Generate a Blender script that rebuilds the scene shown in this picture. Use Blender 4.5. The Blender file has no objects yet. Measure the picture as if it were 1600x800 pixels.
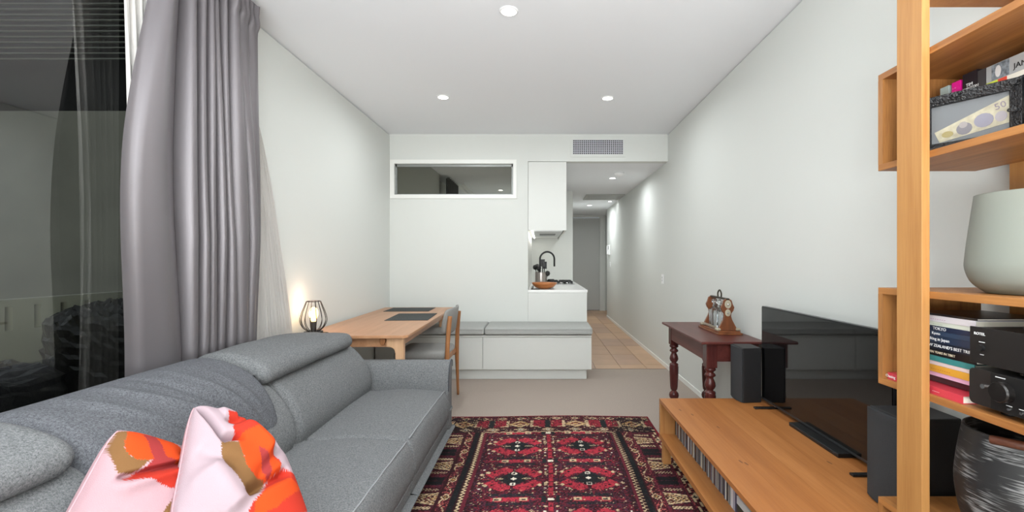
import bpy, bmesh, math, random
import numpy as np
from mathutils import Vector, Matrix
random.seed(7)
RNG = np.random.RandomState(11)
PI = math.pi
SC = bpy.context.scene
COL = SC.collection

# ------------------------------------------------------------------ camera
EYE = 1.24
cam_d = bpy.data.cameras.new('camera')
cam = bpy.data.objects.new('camera', cam_d)
COL.objects.link(cam)
cam.location = (0, 0, EYE)
cam.rotation_euler = (PI / 2, 0, 0)
cam_d.sensor_width = 36
cam_d.lens = 16.0
cam_d.shift_x = -46 / 1600
cam_d.shift_y = 8 / 1600
cam_d.clip_start = 0.02
SC.camera = cam

# ------------------------------------------------------------------ world: a dim dusk sky
w = bpy.data.worlds.new('dusk_sky')
SC.world = w
w.use_nodes = True
w.node_tree.nodes['Background'].inputs[0].default_value = (0.55, 0.62, 0.72, 1)
w.node_tree.nodes['Background'].inputs[1].default_value = 0.7

# ------------------------------------------------------------------ exposure
vs = SC.view_settings
vs.view_transform = 'Standard'
vs.look = 'None'
vs.exposure = -0.04
vs.gamma = 1.0
vs.use_curve_mapping = False

# ------------------------------------------------------------------ lights
def area(name, loc, rot, sx, sy, power, col=(1, 1, 1), spread=PI):
    d = bpy.data.lights.new(name, 'AREA')
    d.shape = 'RECTANGLE'; d.size = sx; d.size_y = sy
    d.energy = power; d.color = col; d.spread = spread
    o = bpy.data.objects.new(name, d)
    o.location = loc; o.rotation_euler = rot
    COL.objects.link(o)
    return o
# unseen fill lamp added behind the camera, aimed up at the ceiling
# area('room_end_light', (-0.1, -1.9, 1.7), (PI / 2 + 0.0, 0, 0), 2.6, 1.9, 12, (0.92, 0.97, 0.98))
area('bounce_fill', (-0.1, -1.7, 0.9), (PI - 0.12, 0, 0), 2.6, 1.8, 430, (0.925, 0.965, 0.98))
LIVING = [(-0.19, 2.655), (-0.874, 4.047), (0.592, 4.07)]
FILL_BEHIND = [(-0.5, 0.1), (0.4, 0.1)]
def spot_area(name, loc, power, size=0.09, col=(0.94, 0.985, 1.0), spread=3.0):
    d = bpy.data.lights.new(name, 'AREA')
    d.shape = 'DISK'; d.size = size; d.energy = power; d.color = col; d.spread = spread
    o = bpy.data.objects.new(name, d); o.location = loc; COL.objects.link(o)
for i, (x, y) in enumerate(LIVING):
    spot_area('downlight_and_fill', (x, y, 2.685), 9)
for (x, y) in FILL_BEHIND:
    spot_area('downlight_and_fill', (x, y, 2.685), 9)  # out-of-view lamps added for extra light, no fittings built
HALL = [(0.98, 6.27), (0.98, 9.31), (1.31, 8.71)]
for (x, y), p in zip(HALL, (8.5, 14, 0.5)):
    spot_area('hall_beam', (x, y, 2.37), p)

# ------------------------------------------------------------------ materials
MATS = {}
def s2l(c):
    return tuple(((v / 255) / 12.92 if v / 255 <= 0.04045 else ((v / 255 + 0.055) / 1.055) ** 2.4) for v in c)
def mat(name, rgb=(200, 200, 200), rough=0.6, metal=0.0, spec=0.5, bump=None, vary=None, **kw):
    """rgb in sRGB 0-255; bump=(scale, strength); vary=(scale, amount)"""
    if name in MATS: return MATS[name]
    m = bpy.data.materials.new(name); m.use_nodes = True
    nt = m.node_tree; N = nt.nodes; L = nt.links
    b = N['Principled BSDF']
    c = s2l(rgb)
    b.inputs['Base Color'].default_value = (*c, 1)
    b.inputs['Roughness'].default_value = rough
    b.inputs['Metallic'].default_value = metal
    b.inputs['Specular IOR Level'].default_value = spec
    for k, v in kw.items():
        b.inputs[k.replace('_', ' ')].default_value = v
    if bump or vary:
        tc = N.new('ShaderNodeTexCoord')
    if vary:
        n = N.new('ShaderNodeTexNoise'); n.inputs['Scale'].default_value = vary[0]; n.inputs['Detail'].default_value = 4
        L.new(tc.outputs['Object'], n.inputs['Vector'])
        r = N.new('ShaderNodeValToRGB')
        a = vary[1]
        r.color_ramp.elements[0].position = 0.3; r.color_ramp.elements[1].position = 0.7
        r.color_ramp.elements[0].color = (*[v * (1 - a) for v in c], 1)
        r.color_ramp.elements[1].color = (*[min(1, v * (1 + a)) for v in c], 1)
        L.new(n.outputs['Fac'], r.inputs['Fac']); L.new(r.outputs['Color'], b.inputs['Base Color'])
    if bump:
        n = N.new('ShaderNodeTexNoise'); n.inputs['Scale'].default_value = bump[0]; n.inputs['Detail'].default_value = 3
        L.new(tc.outputs['Object'], n.inputs['Vector'])
        u = N.new('ShaderNodeBump'); u.inputs['Strength'].default_value = bump[1]; u.inputs['Distance'].default_value = 0.01
        L.new(n.outputs['Fac'], u.inputs['Height']); L.new(u.outputs['Normal'], b.inputs['Normal'])
    MATS[name] = m
    return m
def wood(name, light, dark, axis='Y', scale=1.0, rough=0.45, fig=0.5, spec=0.4):
    if name in MATS: return MATS[name]
    m = bpy.data.materials.new(name); m.use_nodes = True
    nt = m.node_tree; N = nt.nodes; L = nt.links
    b = N['Principled BSDF']; b.inputs['Roughness'].default_value = rough; b.inputs['Specular IOR Level'].default_value = spec
    tc = N.new('ShaderNodeTexCoord'); mp = N.new('ShaderNodeMapping')
    k = {'X': (1.2, 22, 22), 'Y': (22, 1.2, 22), 'Z': (22, 22, 1.2)}[axis]
    mp.inputs['Scale'].default_value = [v * scale for v in k]
    L.new(tc.outputs['Object'], mp.inputs['Vector'])
    n1 = N.new('ShaderNodeTexNoise'); n1.inputs['Scale'].default_value = 1.0; n1.inputs['Detail'].default_value = 6; n1.inputs['Distortion'].default_value = 0.6
    n2 = N.new('ShaderNodeTexNoise'); n2.inputs['Scale'].default_value = 7.0; n2.inputs['Detail'].default_value = 3
    L.new(mp.outputs[0], n1.inputs['Vector']); L.new(mp.outputs[0], n2.inputs['Vector'])
    mx = N.new('ShaderNodeMath'); mx.operation = 'MULTIPLY_ADD'; mx.inputs[1].default_value = fig
    L.new(n2.outputs['Fac'], mx.inputs[0]); L.new(n1.outputs['Fac'], mx.inputs[2])
    r = N.new('ShaderNodeValToRGB')
    r.color_ramp.elements[0].position = 0.45; r.color_ramp.elements[1].position = 0.95
    r.color_ramp.elements[0].color = (*s2l(dark), 1); r.color_ramp.elements[1].color = (*s2l(light), 1)
    L.new(mx.outputs[0], r.inputs['Fac']); L.new(r.outputs['Color'], b.inputs['Base Color'])
    u = N.new('ShaderNodeBump'); u.inputs['Strength'].default_value = 0.08; u.inputs['Distance'].default_value = 0.004
    L.new(mx.outputs[0], u.inputs['Height']); L.new(u.outputs['Normal'], b.inputs['Normal'])
    MATS[name] = m
    return m
def vcol_mat(name, rough=0.9, bump=(900, 0.3), sheen=0.0):
    m = bpy.data.materials.new(name); m.use_nodes = True
    nt = m.node_tree; N = nt.nodes; L = nt.links
    b = N['Principled BSDF']; b.inputs['Roughness'].default_value = rough; b.inputs['Specular IOR Level'].default_value = 0.15
    if sheen: b.inputs['Sheen Weight'].default_value = sheen
    a = N.new('ShaderNodeVertexColor'); a.layer_name = 'Col'
    tc = N.new('ShaderNodeTexCoord'); n = N.new('ShaderNodeTexNoise'); n.inputs['Scale'].default_value = bump[0]
    L.new(tc.outputs['Object'], n.inputs['Vector'])
    u = N.new('ShaderNodeBump'); u.inputs['Strength'].default_value = bump[1]; u.inputs['Distance'].default_value = 0.003
    L.new(n.outputs['Fac'], u.inputs['Height']); L.new(u.outputs['Normal'], b.inputs['Normal'])
    L.new(a.outputs['Color'], b.inputs['Base Color'])
    return m
def glow(name, rgb, strength):
    if name in MATS: return MATS[name]
    m = bpy.data.materials.new(name); m.use_nodes = True
    b = m.node_tree.nodes['Principled BSDF']
    b.inputs['Base Color'].default_value = (*s2l(rgb), 1)
    b.inputs['Emission Color'].default_value = (*s2l(rgb), 1); b.inputs['Emission Strength'].default_value = strength
    MATS[name] = m
    return m
def pane_mat(name, ior, tint=(1, 1, 1)):
    m = bpy.data.materials.new(name); m.use_nodes = True
    nt = m.node_tree; N = nt.nodes; L = nt.links; N.clear()
    o = N.new('ShaderNodeOutputMaterial'); mix = N.new('ShaderNodeMixShader')
    t = N.new('ShaderNodeBsdfTransparent'); t.inputs[0].default_value = (*tint, 1)
    g = N.new('ShaderNodeBsdfGlossy'); g.inputs['Roughness'].default_value = 0.0
    f = N.new('ShaderNodeFresnel'); f.inputs['IOR'].default_value = ior
    ge = N.new('ShaderNodeNewGeometry'); iv = N.new('ShaderNodeMath'); iv.operation = 'SUBTRACT'; iv.inputs[0].default_value = 1.0
    L.new(ge.outputs['Backfacing'], iv.inputs[1])
    mu = N.new('ShaderNodeMath'); mu.operation = 'MULTIPLY'; L.new(f.outputs[0], mu.inputs[0]); L.new(iv.outputs[0], mu.inputs[1])
    L.new(mu.outputs[0], mix.inputs[0]); L.new(t.outputs[0], mix.inputs[1]); L.new(g.outputs[0], mix.inputs[2]); L.new(mix.outputs[0], o.inputs[0])
    MATS[name] = m
    return m

WHITE = mat('wall_paint', (219, 221, 217), 0.75, bump=(60, 0.02))
CEIL = mat('ceiling_paint', (236, 238, 241), 0.9)
CAB = mat('white_cabinet', (217, 218, 214), 0.35)
CABD = mat('joint_grey', (120, 120, 118), 0.7)  # plain mid grey for the kitchen toe kick and gasket strip
BLACK = mat('black_plastic', (16, 16, 17), 0.45)
GLOSSB = mat('gloss_black', (6, 6, 7), 0.06)
CHROME = mat('chrome', (200, 200, 200), 0.15, metal=1)
OAKU = wood('honey_oak_bench', (176, 118, 66), (156, 96, 48), 'Y', 0.7)
OAKS = wood('honey_oak_shelf', (184, 134, 78), (162, 110, 60), 'Z', 1.0)
OAKSY = wood('honey_oak_shelf_long', (176, 120, 66), (136, 84, 42), 'Y', 1.0)
OAKT = wood('pale_oak_table', (196, 148, 112), (174, 126, 90), 'Y', 0.8, rough=0.35)
OAKC = wood('warm_oak_chair', (178, 122, 76), (140, 90, 54), 'Z', 1.0)
MAHO = wood('mahogany', (104, 54, 48), (72, 32, 30), 'Y', 0.7, rough=0.34, fig=0.35, spec=0.3)
MAHOZ = wood('mahogany_leg', (98, 48, 44), (62, 27, 26), 'Z', 0.7, rough=0.25, fig=0.35)
SPK = mat('speaker_black', (26, 26, 28), 0.55, bump=(300, 0.1))
CLOTHB = mat('speaker_cloth', (52, 54, 57), 0.9, bump=(700, 0.5), vary=(500, 0.25))

# ------------------------------------------------------------------ mesh helpers
class MB:
    def __init__(s): s.v = []; s.f = []; s.mi = []
    def add(s, v, f, mi=0):
        k = len(s.v); s.v += [tuple(p) for p in v]; s.f += [tuple(k + i for i in q) for q in f]; s.mi += [mi] * len(f)
        return s
    def box(s, x0, x1, y0, y1, z0, z1, mi=0):
        v = [(x0, y0, z0), (x1, y0, z0), (x1, y1, z0), (x0, y1, z0), (x0, y0, z1), (x1, y0, z1), (x1, y1, z1), (x0, y1, z1)]
        return s.add(v, [(3, 2, 1, 0), (4, 5, 6, 7), (0, 1, 5, 4), (1, 2, 6, 5), (2, 3, 7, 6), (3, 0, 4, 7)], mi)
    def prism(s, poly, axis, a0, a1, mi=0):
        n = len(poly)
        def P(p, a):
            return {'X': (a, p[0], p[1]), 'Y': (p[0], a, p[1]), 'Z': (p[0], p[1], a)}[axis]
        v = [P(p, a0) for p in poly] + [P(p, a1) for p in poly]
        f = [tuple(range(n))[::-1], tuple(range(n, 2 * n))] + [(i, (i + 1) % n, n + (i + 1) % n, n + i) for i in range(n)]
        return s.add(v, f, mi)
    def lathe(s, prof, cx, cy, n=32, z0=0.0, closed=False, mi=0):
        v = []
        for (r, z) in prof:
            for k in range(n):
                a = 2 * PI * k / n
                v.append((cx + r * math.cos(a), cy + r * math.sin(a), z0 + z))
        f = []
        m = len(prof)
        for i in range(m - 1 + (1 if closed else 0)):
            j = (i + 1) % m
            for k in range(n):
                q = (k + 1) % n
                f.append((i * n + k, i * n + q, j * n + q, j * n + k))
        if not closed:
            f.append(tuple(range(n))[::-1]); f.append(tuple((m - 1) * n + k for k in range(n)))
        return s.add(v, f, mi)
    def tube(s, path, r, n=8, mi=0, closed=False):
        path = [Vector(p) for p in path]; m = len(path); v = []
        up = None
        for i, p in enumerate(path):
            a = path[(i - 1) % m] if (i or closed) else p
            b = path[(i + 1) % m] if (i < m - 1 or closed) else p
            d = (b - a).normalized()
            if up is None:
                up = Vector((0, 0, 1)) if abs(d.z) < 0.9 else Vector((1, 0, 0))
            x = d.cross(up).normalized(); up = x.cross(d).normalized()
            rr = r[i] if isinstance(r, (list, tuple)) else r
            for k in range(n):
                t = 2 * PI * k / n
                v.append(p + x * (rr * math.cos(t)) + up * (rr * math.sin(t)))
        f = []
        for i in range(m if closed else m - 1):
            j = (i + 1) % m
            for k in range(n):
                q = (k + 1) % n
                f.append((i * n + k, i * n + q, j * n + q, j * n + k))
        if not closed:
            f.append(tuple(range(n))[::-1]); f.append(tuple((m - 1) * n + k for k in range(n)))
        return s.add(v, f, mi)
def box(*a): return MB().box(*a)
def catmull(P, n, closed=True):
    P = [np.array(p, float) for p in P]; m = len(P); out = []
    segs = m if closed else m - 1
    per = max(1, n // segs)
    for i in range(segs):
        g = (lambda k: P[k % m]) if closed else (lambda k: P[min(max(k, 0), m - 1)])
        p0, p1, p2, p3 = g(i - 1), g(i), g(i + 1), g(i + 2)
        for j in range(per):
            t = j / per
            out.append(tuple(0.5 * ((2 * p1) + (-p0 + p2) * t + (2 * p0 - 5 * p1 + 4 * p2 - p3) * t * t + (-p0 + 3 * p1 - 3 * p2 + p3) * t ** 3)))
    if not closed: out.append(tuple(P[-1]))
    return out
def loft(axis, prof, a0, a1, r, m=60, n=24, disp=None, smooth_prof=True):
    pr = np.array(catmull(prof, m) if smooth_prof else prof); m = len(pr)
    nx = np.roll(pr, -1, 0) - np.roll(pr, 1, 0)
    nrm = np.stack([nx[:, 1], -nx[:, 0]], 1); nrm /= (np.linalg.norm(nrm, axis=1, keepdims=True) + 1e-9)
    c = pr.mean(0)
    if ((pr - c) * nrm).sum() > 0: nrm = -nrm
    rings = []
    for k in range(7):
        th = PI / 2 * k / 6
        rings.append((a0 + r * (1 - math.cos(PI / 2 - th) if False else 1 - math.cos(th)) if False else a0 + r * (1 - math.cos(th)), r * (1 - math.sin(th))))
    mid = [(a0 + r + (a1 - a0 - 2 * r) * k / n, 0.0) for k in range(1, n)]
    end = [(a0 + a1 - a, i) for a, i in rings][::-1]
    rings = rings + mid + end
    v = []
    for a, ins in rings:
        for p, q in zip(pr, nrm):
            w2 = p + q * ins
            v.append((a, w2[0], w2[1]) if axis == 'X' else (w2[0], a, w2[1]))
    f = []
    R = len(rings)
    for i in range(R - 1):
        for k in range(m):
            q = (k + 1) % m
            f.append((i * m + k, i * m + q, (i + 1) * m + q, (i + 1) * m + k))
    for i in (0, R - 1):
        cc = np.mean(v[i * m:(i + 1) * m], axis=0); v.append(tuple(cc)); ci = len(v) - 1
        for k in range(m):
            f.append((i * m + k, i * m + (k + 1) % m, ci))
    if disp:
        v = [tuple(np.array(p) + np.array(disp(*p))) for p in v]
    return MB().add(v, f)
def mk_mesh(name, mb, mats, smooth=False, origin=(0, 0, 0), fix=True):
    me = bpy.data.meshes.new(name)
    ox, oy, oz = origin
    me.from_pydata([(a - ox, b - oy, c - oz) for a, b, c in mb.v], [], mb.f)
    if not isinstance(mats, (list, tuple)): mats = [mats]
    for m in mats: me.materials.append(m)
    if len(mats) > 1: me.polygons.foreach_set('material_index', mb.mi)
    if fix:
        bm = bmesh.new(); bm.from_mesh(me); bmesh.ops.recalc_face_normals(bm, faces=bm.faces); bm.to_mesh(me); bm.free()
    if smooth: me.polygons.foreach_set('use_smooth', [True] * len(me.polygons))
    me.update()
    return me
def finish(o, bevel=0, seg=2, sub=0, angle=None):
    if bevel:
        b = o.modifiers.new('bevel', 'BEVEL'); b.width = bevel; b.segments = seg; b.limit_method = 'ANGLE'; b.angle_limit = 0.6
    if sub:
        q = o.modifiers.new('sub', 'SUBSURF'); q.levels = sub; q.render_levels = sub
    if angle:
        e = o.modifiers.new('edge', 'EDGE_SPLIT'); e.split_angle = angle
def thing(name, label, cat, loc=(0, 0, 0), rz=0, group=None):
    o = bpy.data.objects.new(name, None); COL.objects.link(o)
    o.location = loc; o.rotation_euler = (0, 0, rz); o.empty_display_size = 0.1
    o['label'] = label; o['category'] = cat
    if group: o['group'] = group
    o['_loc'] = list(loc)
    return o
def base_of(p):
    b = Vector((0, 0, 0))
    while p is not None:
        b += Vector(p.location); p = p.parent
    return b
def part(name, mb, m, parent, smooth=False, local=False, bevel=0, seg=2, sub=0, label=None, angle=None, fix=True):
    """mesh given in world coordinates (local=True: in the parent's own)"""
    org = (0, 0, 0) if (local or parent is None) else tuple(base_of(parent))
    o = bpy.data.objects.new(name, mk_mesh(name, mb, m, smooth, org, fix)); COL.objects.link(o)
    o.parent = parent
    finish(o, bevel, seg, sub, angle)
    if label: o['label'] = label
    return o
def single(name, mb, m, label, cat, smooth=False, bevel=0, seg=2, group=None, sub=0, angle=None, kind=None, fix=True):
    v = np.array(mb.v); org = ((v[:, 0].min() + v[:, 0].max()) / 2, (v[:, 1].min() + v[:, 1].max()) / 2, v[:, 2].min())
    o = bpy.data.objects.new(name, mk_mesh(name, mb, m, smooth, org, fix)); o.location = org; COL.objects.link(o)
    finish(o, bevel, seg, sub, angle)
    o['label'] = label; o['category'] = cat
    if group: o['group'] = group
    if kind: o['kind'] = kind
    return o
def struct(name, mb, m, bevel=0, smooth=False):
    o = bpy.data.objects.new(name, mk_mesh(name, mb, m, smooth)); COL.objects.link(o)
    o['kind'] = 'structure'
    finish(o, bevel)
    return o
def copy_of(src, loc=None, rz=None, label=None, group=None):
    r = src.copy(); COL.objects.link(r)
    if loc is not None: r.location = loc
    if rz is not None: r.rotation_euler = (0, 0, rz)
    if label: r['label'] = label
    if group: r['group'] = group
    for ch in list(src.children):
        c = ch.copy(); COL.objects.link(c); c.parent = r
        for g in list(ch.children):
            d = g.copy(); COL.objects.link(d); d.parent = c
    return r
def lettering(s, size, origin, xdir, ydir, m, parent, name='lettering', thick=0.0004, align='LEFT', sx=1.0):
    cu = bpy.data.curves.new('txt', 'FONT'); cu.body = s; cu.size = size; cu.extrude = thick; cu.align_x = align; cu.resolution_u = 2
    t = bpy.data.objects.new('txt', cu); COL.objects.link(t)
    dg = bpy.context.evaluated_depsgraph_get(); dg.update()
    me = bpy.data.meshes.new_from_object(t.evaluated_get(dg))
    bpy.data.objects.remove(t); bpy.data.curves.remove(cu)
    X = Vector(xdir).normalized() * sx; Y = Vector(ydir).normalized(); Z = Vector(xdir).normalized().cross(Y)
    M = Matrix((X, Y, Z)).transposed().to_4x4(); M.translation = Vector(origin) - base_of(parent)
    me.transform(M); me.materials.clear(); me.materials.append(m)
    o = bpy.data.objects.new(name, me); COL.objects.link(o); o.parent = parent
    return o
def set_cols(me, cols):
    a = me.color_attributes.new('Col', 'FLOAT_COLOR', 'POINT')
    c = np.ones((len(me.vertices), 4), np.float32); c[:, :3] = cols
    a.data.foreach_set('color', c.ravel())

# =================================================================== ROOM SHELL
XL, XR, YB, ZC = -1.746, 1.453, 5.234, 2.70
ZH = 2.386            # hall ceiling
KX = -0.155           # kitchen recess left side
YN = -4.2             # wall behind the camera
G = 0.010             # shadow gap under the ceiling

# carpet
CARPET = mat('carpet', (186, 172, 161), 0.98, spec=0.05, bump=(260, 0.9), vary=(160, 0.16))
struct('floor', box(XL - 0.15, XR + 0.15, YN, YB, -0.08, 0), CARPET)
# ceiling
struct('ceiling', box(XL - 0.15, XR + 0.15, YN, YB + 0.02, ZC, ZC + 0.1), CEIL)
# right wall with the shadow gap under the ceiling; it runs on as the hall wall
mb = MB().box(XR, XR + 0.15, YN, YB, 0, ZC - G).box(XR + 0.014, XR + 0.15, YN, YB, ZC - G, ZC)
mb.box(XR, XR + 0.15, YB, 10.1, 0, ZH + 0.1)
mb.box(XR + 0.15, XR + 0.35, 10.0, 10.1, 0, ZH + 0.1)
struct('wall_right', mb, WHITE)
# left wall around the glazed opening
WY0, WY1, WZ1 = -0.9, 2.78, 2.62
mb = MB().box(XL - 0.15, XL, WY1, YB, 0, ZC - G).box(XL - 0.15, XL - 0.014, WY1, YB, ZC - G, ZC)
mb.box(XL - 0.15, XL, YN, WY0, 0, ZC).box(XL - 0.15, XL, WY0, WY1, WZ1, ZC)
struct('wall_left', mb, WHITE)
struct('wall_rear', box(XL - 0.15, XR + 0.15, YN - 0.1, YN, 0, ZC), WHITE)
# back wall with the internal highlight window, kitchen opening beside it
HX0, HX1, HZ0, HZ1 = -1.69, -0.325, 2.005, 2.36
mb = MB()
mb.box(XL - 0.15, HX0, YB, YB + 0.1, 0, ZC).box(HX1, KX, YB, YB + 0.1, 0, ZC)
mb.box(HX0, HX1, YB, YB + 0.1, 0, HZ0).box(HX0, HX1, YB, YB + 0.1, HZ1, ZC)
struct('wall_back', mb, WHITE)
# bulkhead over the hall and kitchen
struct('wall_bulkhead', box(KX, XR, YB, YB + 0.1, ZH, ZC), WHITE)
struct('ceiling_hall', box(KX - 0.1, XR + 0.4, YB + 0.1, 11.7, ZH, ZH + 0.1), CEIL)
# splashback wall of the kitchen and its tall end panel
struct('wall_kitchen_left', box(KX - 0.1, KX, YB + 0.1, 7.45, 0, ZH), WHITE)
struct('wall_kitchen_end', box(KX, 0.512, 7.43, 7.50, 0, ZH), WHITE)
struct('wall_hall_left', box(0.35, 0.50, 7.50, 11.45, 0, ZH), WHITE)
struct('wall_hall_end', MB().box(0.35, 0.56, 11.45, 11.6, 0, ZH).box(1.50, 1.95, 11.45, 11.6, 0, ZH).box(1.68, 1.80, 10.1, 11.6, 0, ZH), WHITE)
d = struct('door_1', box(0.56, 1.46, 11.43, 11.47, 0.012, ZH - 0.06), mat('door_grey', (196, 197, 194), 0.5), bevel=0.003)
f = MB().box(1.46, 1.60, 11.38, 11.46, 0, ZH - 0.04).box(0.51, 0.56, 11.38, 11.46, 0, ZH - 0.04).box(0.51, 1.60, 11.38, 11.46, ZH - 0.05, ZH)
part('door_frame', f, WHITE, d)
part('door_handle', MB().lathe([(0.001, 0), (0.026, 0), (0.026, 0.01), (0.001, 0.01)], 0, 0, 16).tube([(0, 0, 0.0), (0, 0, 0.05), (0.12, 0, 0.05)], 0.009), CHROME, d).matrix_local = Matrix.Translation((0.64, 11.43, 1.02)) @ Matrix.Rotation(PI / 2, 4, 'X')

# hall floor: laid tiles over a screed, each a piece of its own
hf = struct('floor_hall', box(-0.2, 1.80, YB, 11.6, -0.08, -0.006), mat('grout', (92, 74, 62), 0.9))
TM = [mat('tile_%d' % i, c, 0.42, vary=(5, 0.06)) for i, c in enumerate([(196, 160, 128), (188, 152, 122), (202, 166, 134), (184, 150, 126)])]
tw, tl, g = 0.2955, 0.60, 0.0045
xs = -0.2555
tmesh = [mk_mesh('tile', box(-tw / 2 + g / 2, tw / 2 - g / 2, -tl / 2 + g / 2, tl / 2 - g / 2, -0.006, 0.0), m) for m in TM]
y = YB - 0.385 + 0.6
rows = []
yy = 6.05 - 1.2
while yy < 11.5:
    for i in range(7):
        x0 = 0.0375 + (i - 1) * tw
        if x0 + tw < 0.45 and yy > 5.2 and i < 2: pass
        a0, a1 = max(x0, -0.15), min(x0 + tw, 1.79)
        b0, b1 = max(yy, YB), min(yy + tl, 11.44)
        if a1 - a0 < 0.02 or b1 - b0 < 0.02: continue
        full = (a1 - a0 > tw - 0.001) and (b1 - b0 > tl - 0.001)
        if full:
            o = bpy.data.objects.new('tile', random.choice(tmesh)); o.location = (x0 + tw / 2, yy + tl / 2, random.uniform(-0.0006, 0.0003))
        else:
            o = bpy.data.objects.new('tile', mk_mesh('tile', box(a0 + g / 2, a1 - g / 2, b0 + (0 if b0 == YB else g / 2), b1 - g / 2, -0.006, 0.0), random.choice(TM)))
        COL.objects.link(o); o.parent = hf
    yy += tl
struct('trim_1', box(0.475, XR, YB - 0.003, YB + 0.003, -0.002, 0.003), mat('trim_metal', (150, 130, 112), 0.4, metal=0.4))

# baseboards
BB = mat('baseboard_white', (240, 240, 236), 0.4)
struct('baseboard_right', MB().box(XR - 0.010, XR, YN, 10.1, 0, 0.045), BB)
struct('baseboard_left', MB().box(XL, XL + 0.010, WY1, YB, 0, 0.045), BB)

# highlight window in the back wall
wn = struct('window_2', MB().box(HX0 - 0.05, HX1 + 0.04, YB - 0.012, YB, HZ1, HZ1 + 0.045).box(HX0 - 0.05, HX1 + 0.04, YB - 0.012, YB, HZ0 - 0.045, HZ0)
            .box(HX0 - 0.05, HX0, YB - 0.012, YB, HZ0, HZ1).box(HX1, HX1 + 0.04, YB - 0.012, YB, HZ0, HZ1), BB)
ALU = mat('aluminium_grey', (150, 152, 150), 0.4, metal=0.5)
part('sash_rail', MB().box(HX0, HX1, YB + 0.03, YB + 0.055, HZ1 - 0.028, HZ1).box(HX0, HX1, YB + 0.03, YB + 0.055, HZ0, HZ0 + 0.012), ALU, wn)
part('sash_stile', MB().box(HX0, HX0 + 0.02, YB + 0.03, YB + 0.055, HZ0, HZ1), ALU, wn)
part('sash_stile', MB().box(HX1 - 0.02, HX1, YB + 0.03, YB + 0.055, HZ0, HZ1), ALU, wn)
part('glass_pane', MB().box(HX0 + 0.02, HX1 - 0.02, YB + 0.04, YB + 0.046, HZ0 + 0.012, HZ1 - 0.028), pane_mat('smoked_glass', 1.45, (0.78, 0.79, 0.76)), wn)
# the dim bedroom behind it
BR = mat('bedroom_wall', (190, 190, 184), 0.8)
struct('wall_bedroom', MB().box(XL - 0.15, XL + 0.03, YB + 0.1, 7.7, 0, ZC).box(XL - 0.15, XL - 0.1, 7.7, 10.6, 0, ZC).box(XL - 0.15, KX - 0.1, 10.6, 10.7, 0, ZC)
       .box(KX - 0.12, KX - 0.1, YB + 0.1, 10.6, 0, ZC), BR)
struct('ceiling_bedroom', box(XL - 0.15, KX - 0.1, YB + 0.1, 10.7, ZC, ZC + 0.1), CEIL)
struct('floor_bedroom', box(XL - 0.15, KX - 0.1, YB + 0.1, 10.7, -0.05, 0), CARPET)
struct('trim_2', MB().box(-1.62, -1.56, 8.5, 10.5, ZC - 0.035, ZC), BB)
struct('trim_3', MB().box(-1.50, -1.45, 8.5, 10.5, ZC - 0.035, ZC), BB)
pts = [(-1.60 + 0.04 * math.sin(i * 0.9), 7.72 + i * 0.02) for i in range(44)]
mb = MB()
mb.v = [(x, y, z) for z in (0.05, 2.66) for x, y in pts]; mb.f = [(i, i + 1, 44 + i + 1, 44 + i) for i in range(43)]; mb.mi = [0] * 43
single('curtain', mb, mat('dark_drape', (82, 82, 80), 0.9), 'dark drape hanging in the dim room behind the high internal window', 'curtain', smooth=True)
spot_area('bedroom_beam', (-0.84, 9.35, 2.68), 24)
spot_area('bedroom_beam', (-0.84, 6.9, 1.2), 30)  # added lamp at mid height without a fitting, brightens the bedroom

# =================================================================== DOWNLIGHTS
RING = mat('ring_white', (240, 240, 240), 0.4)
def downlight(x, y, z, r, label, group='recessed ceiling downlights', strength=14):
    t = thing('downlight', label, 'ceiling light', (x, y, z - 0.012), group=group)
    part('trim_ring', MB().lathe([(r + 0.006, 0.012), (r + 0.006, 0.009), (r, 0.005), (r - 0.006, 0.005), (r - 0.006, 0.012)], x, y, 32, z - 0.012, closed=True), RING, t, smooth=True)
    part('lamp_lens', MB().lathe([(0.001, 0.007), (r - 0.006, 0.007), (r - 0.006, 0.0115), (0.001, 0.0115)], x, y, 32, z - 0.012, closed=True), glow('lens_glow', (255, 252, 244), strength), t)
    return t
downlight(-0.19, 2.655, ZC, 0.050, 'round recessed ceiling downlight nearest the camera, alone in the middle')
downlight(-0.874, 4.047, ZC, 0.050, 'round recessed ceiling downlight above the dining table side')
downlight(0.592, 4.07, ZC, 0.050, 'round recessed ceiling downlight in front of the white air grille')
downlight(0.98, 6.27, ZH, 0.045, 'hall downlight right beside the smoke alarm', 'hall downlights')
downlight(0.98, 9.31, ZH, 0.048, 'hall downlight beyond the return air panel, left one by the door', 'hall downlights')
downlight(1.31, 8.71, ZH, 0.038, 'small hall downlight close to the right hand wall', 'hall downlights')
downlight(-0.84, 9.35, ZC, 0.048, 'downlight seen through the high internal window', 'bedroom downlights')
t = thing('smoke_alarm', 'round white smoke alarm on the hall ceiling', 'smoke alarm', (1.01, 5.92, ZH - 0.04))
part('alarm_body', MB().lathe([(0.001, 0.0), (0.035, 0.0), (0.045, 0.012), (0.062, 0.02), (0.065, 0.04), (0.001, 0.04)], 1.01, 5.92, 28, ZH - 0.04), RING, t, smooth=True)
t = thing('return_air_vent', 'flat grey return air panel in the hall ceiling', 'air vent', (1.1, 8.1, ZH - 0.015))
part('panel_frame', MB().box(0.77, 1.43, 7.78, 7.84, ZH - 0.015, ZH).box(0.77, 1.43, 8.38, 8.44, ZH - 0.015, ZH).box(0.77, 0.81, 7.84, 8.38, ZH - 0.015, ZH).box(1.39, 1.43, 7.84, 8.38, ZH - 0.015, ZH), mat('vent_grey', (176, 177, 174), 0.5), t)
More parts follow.
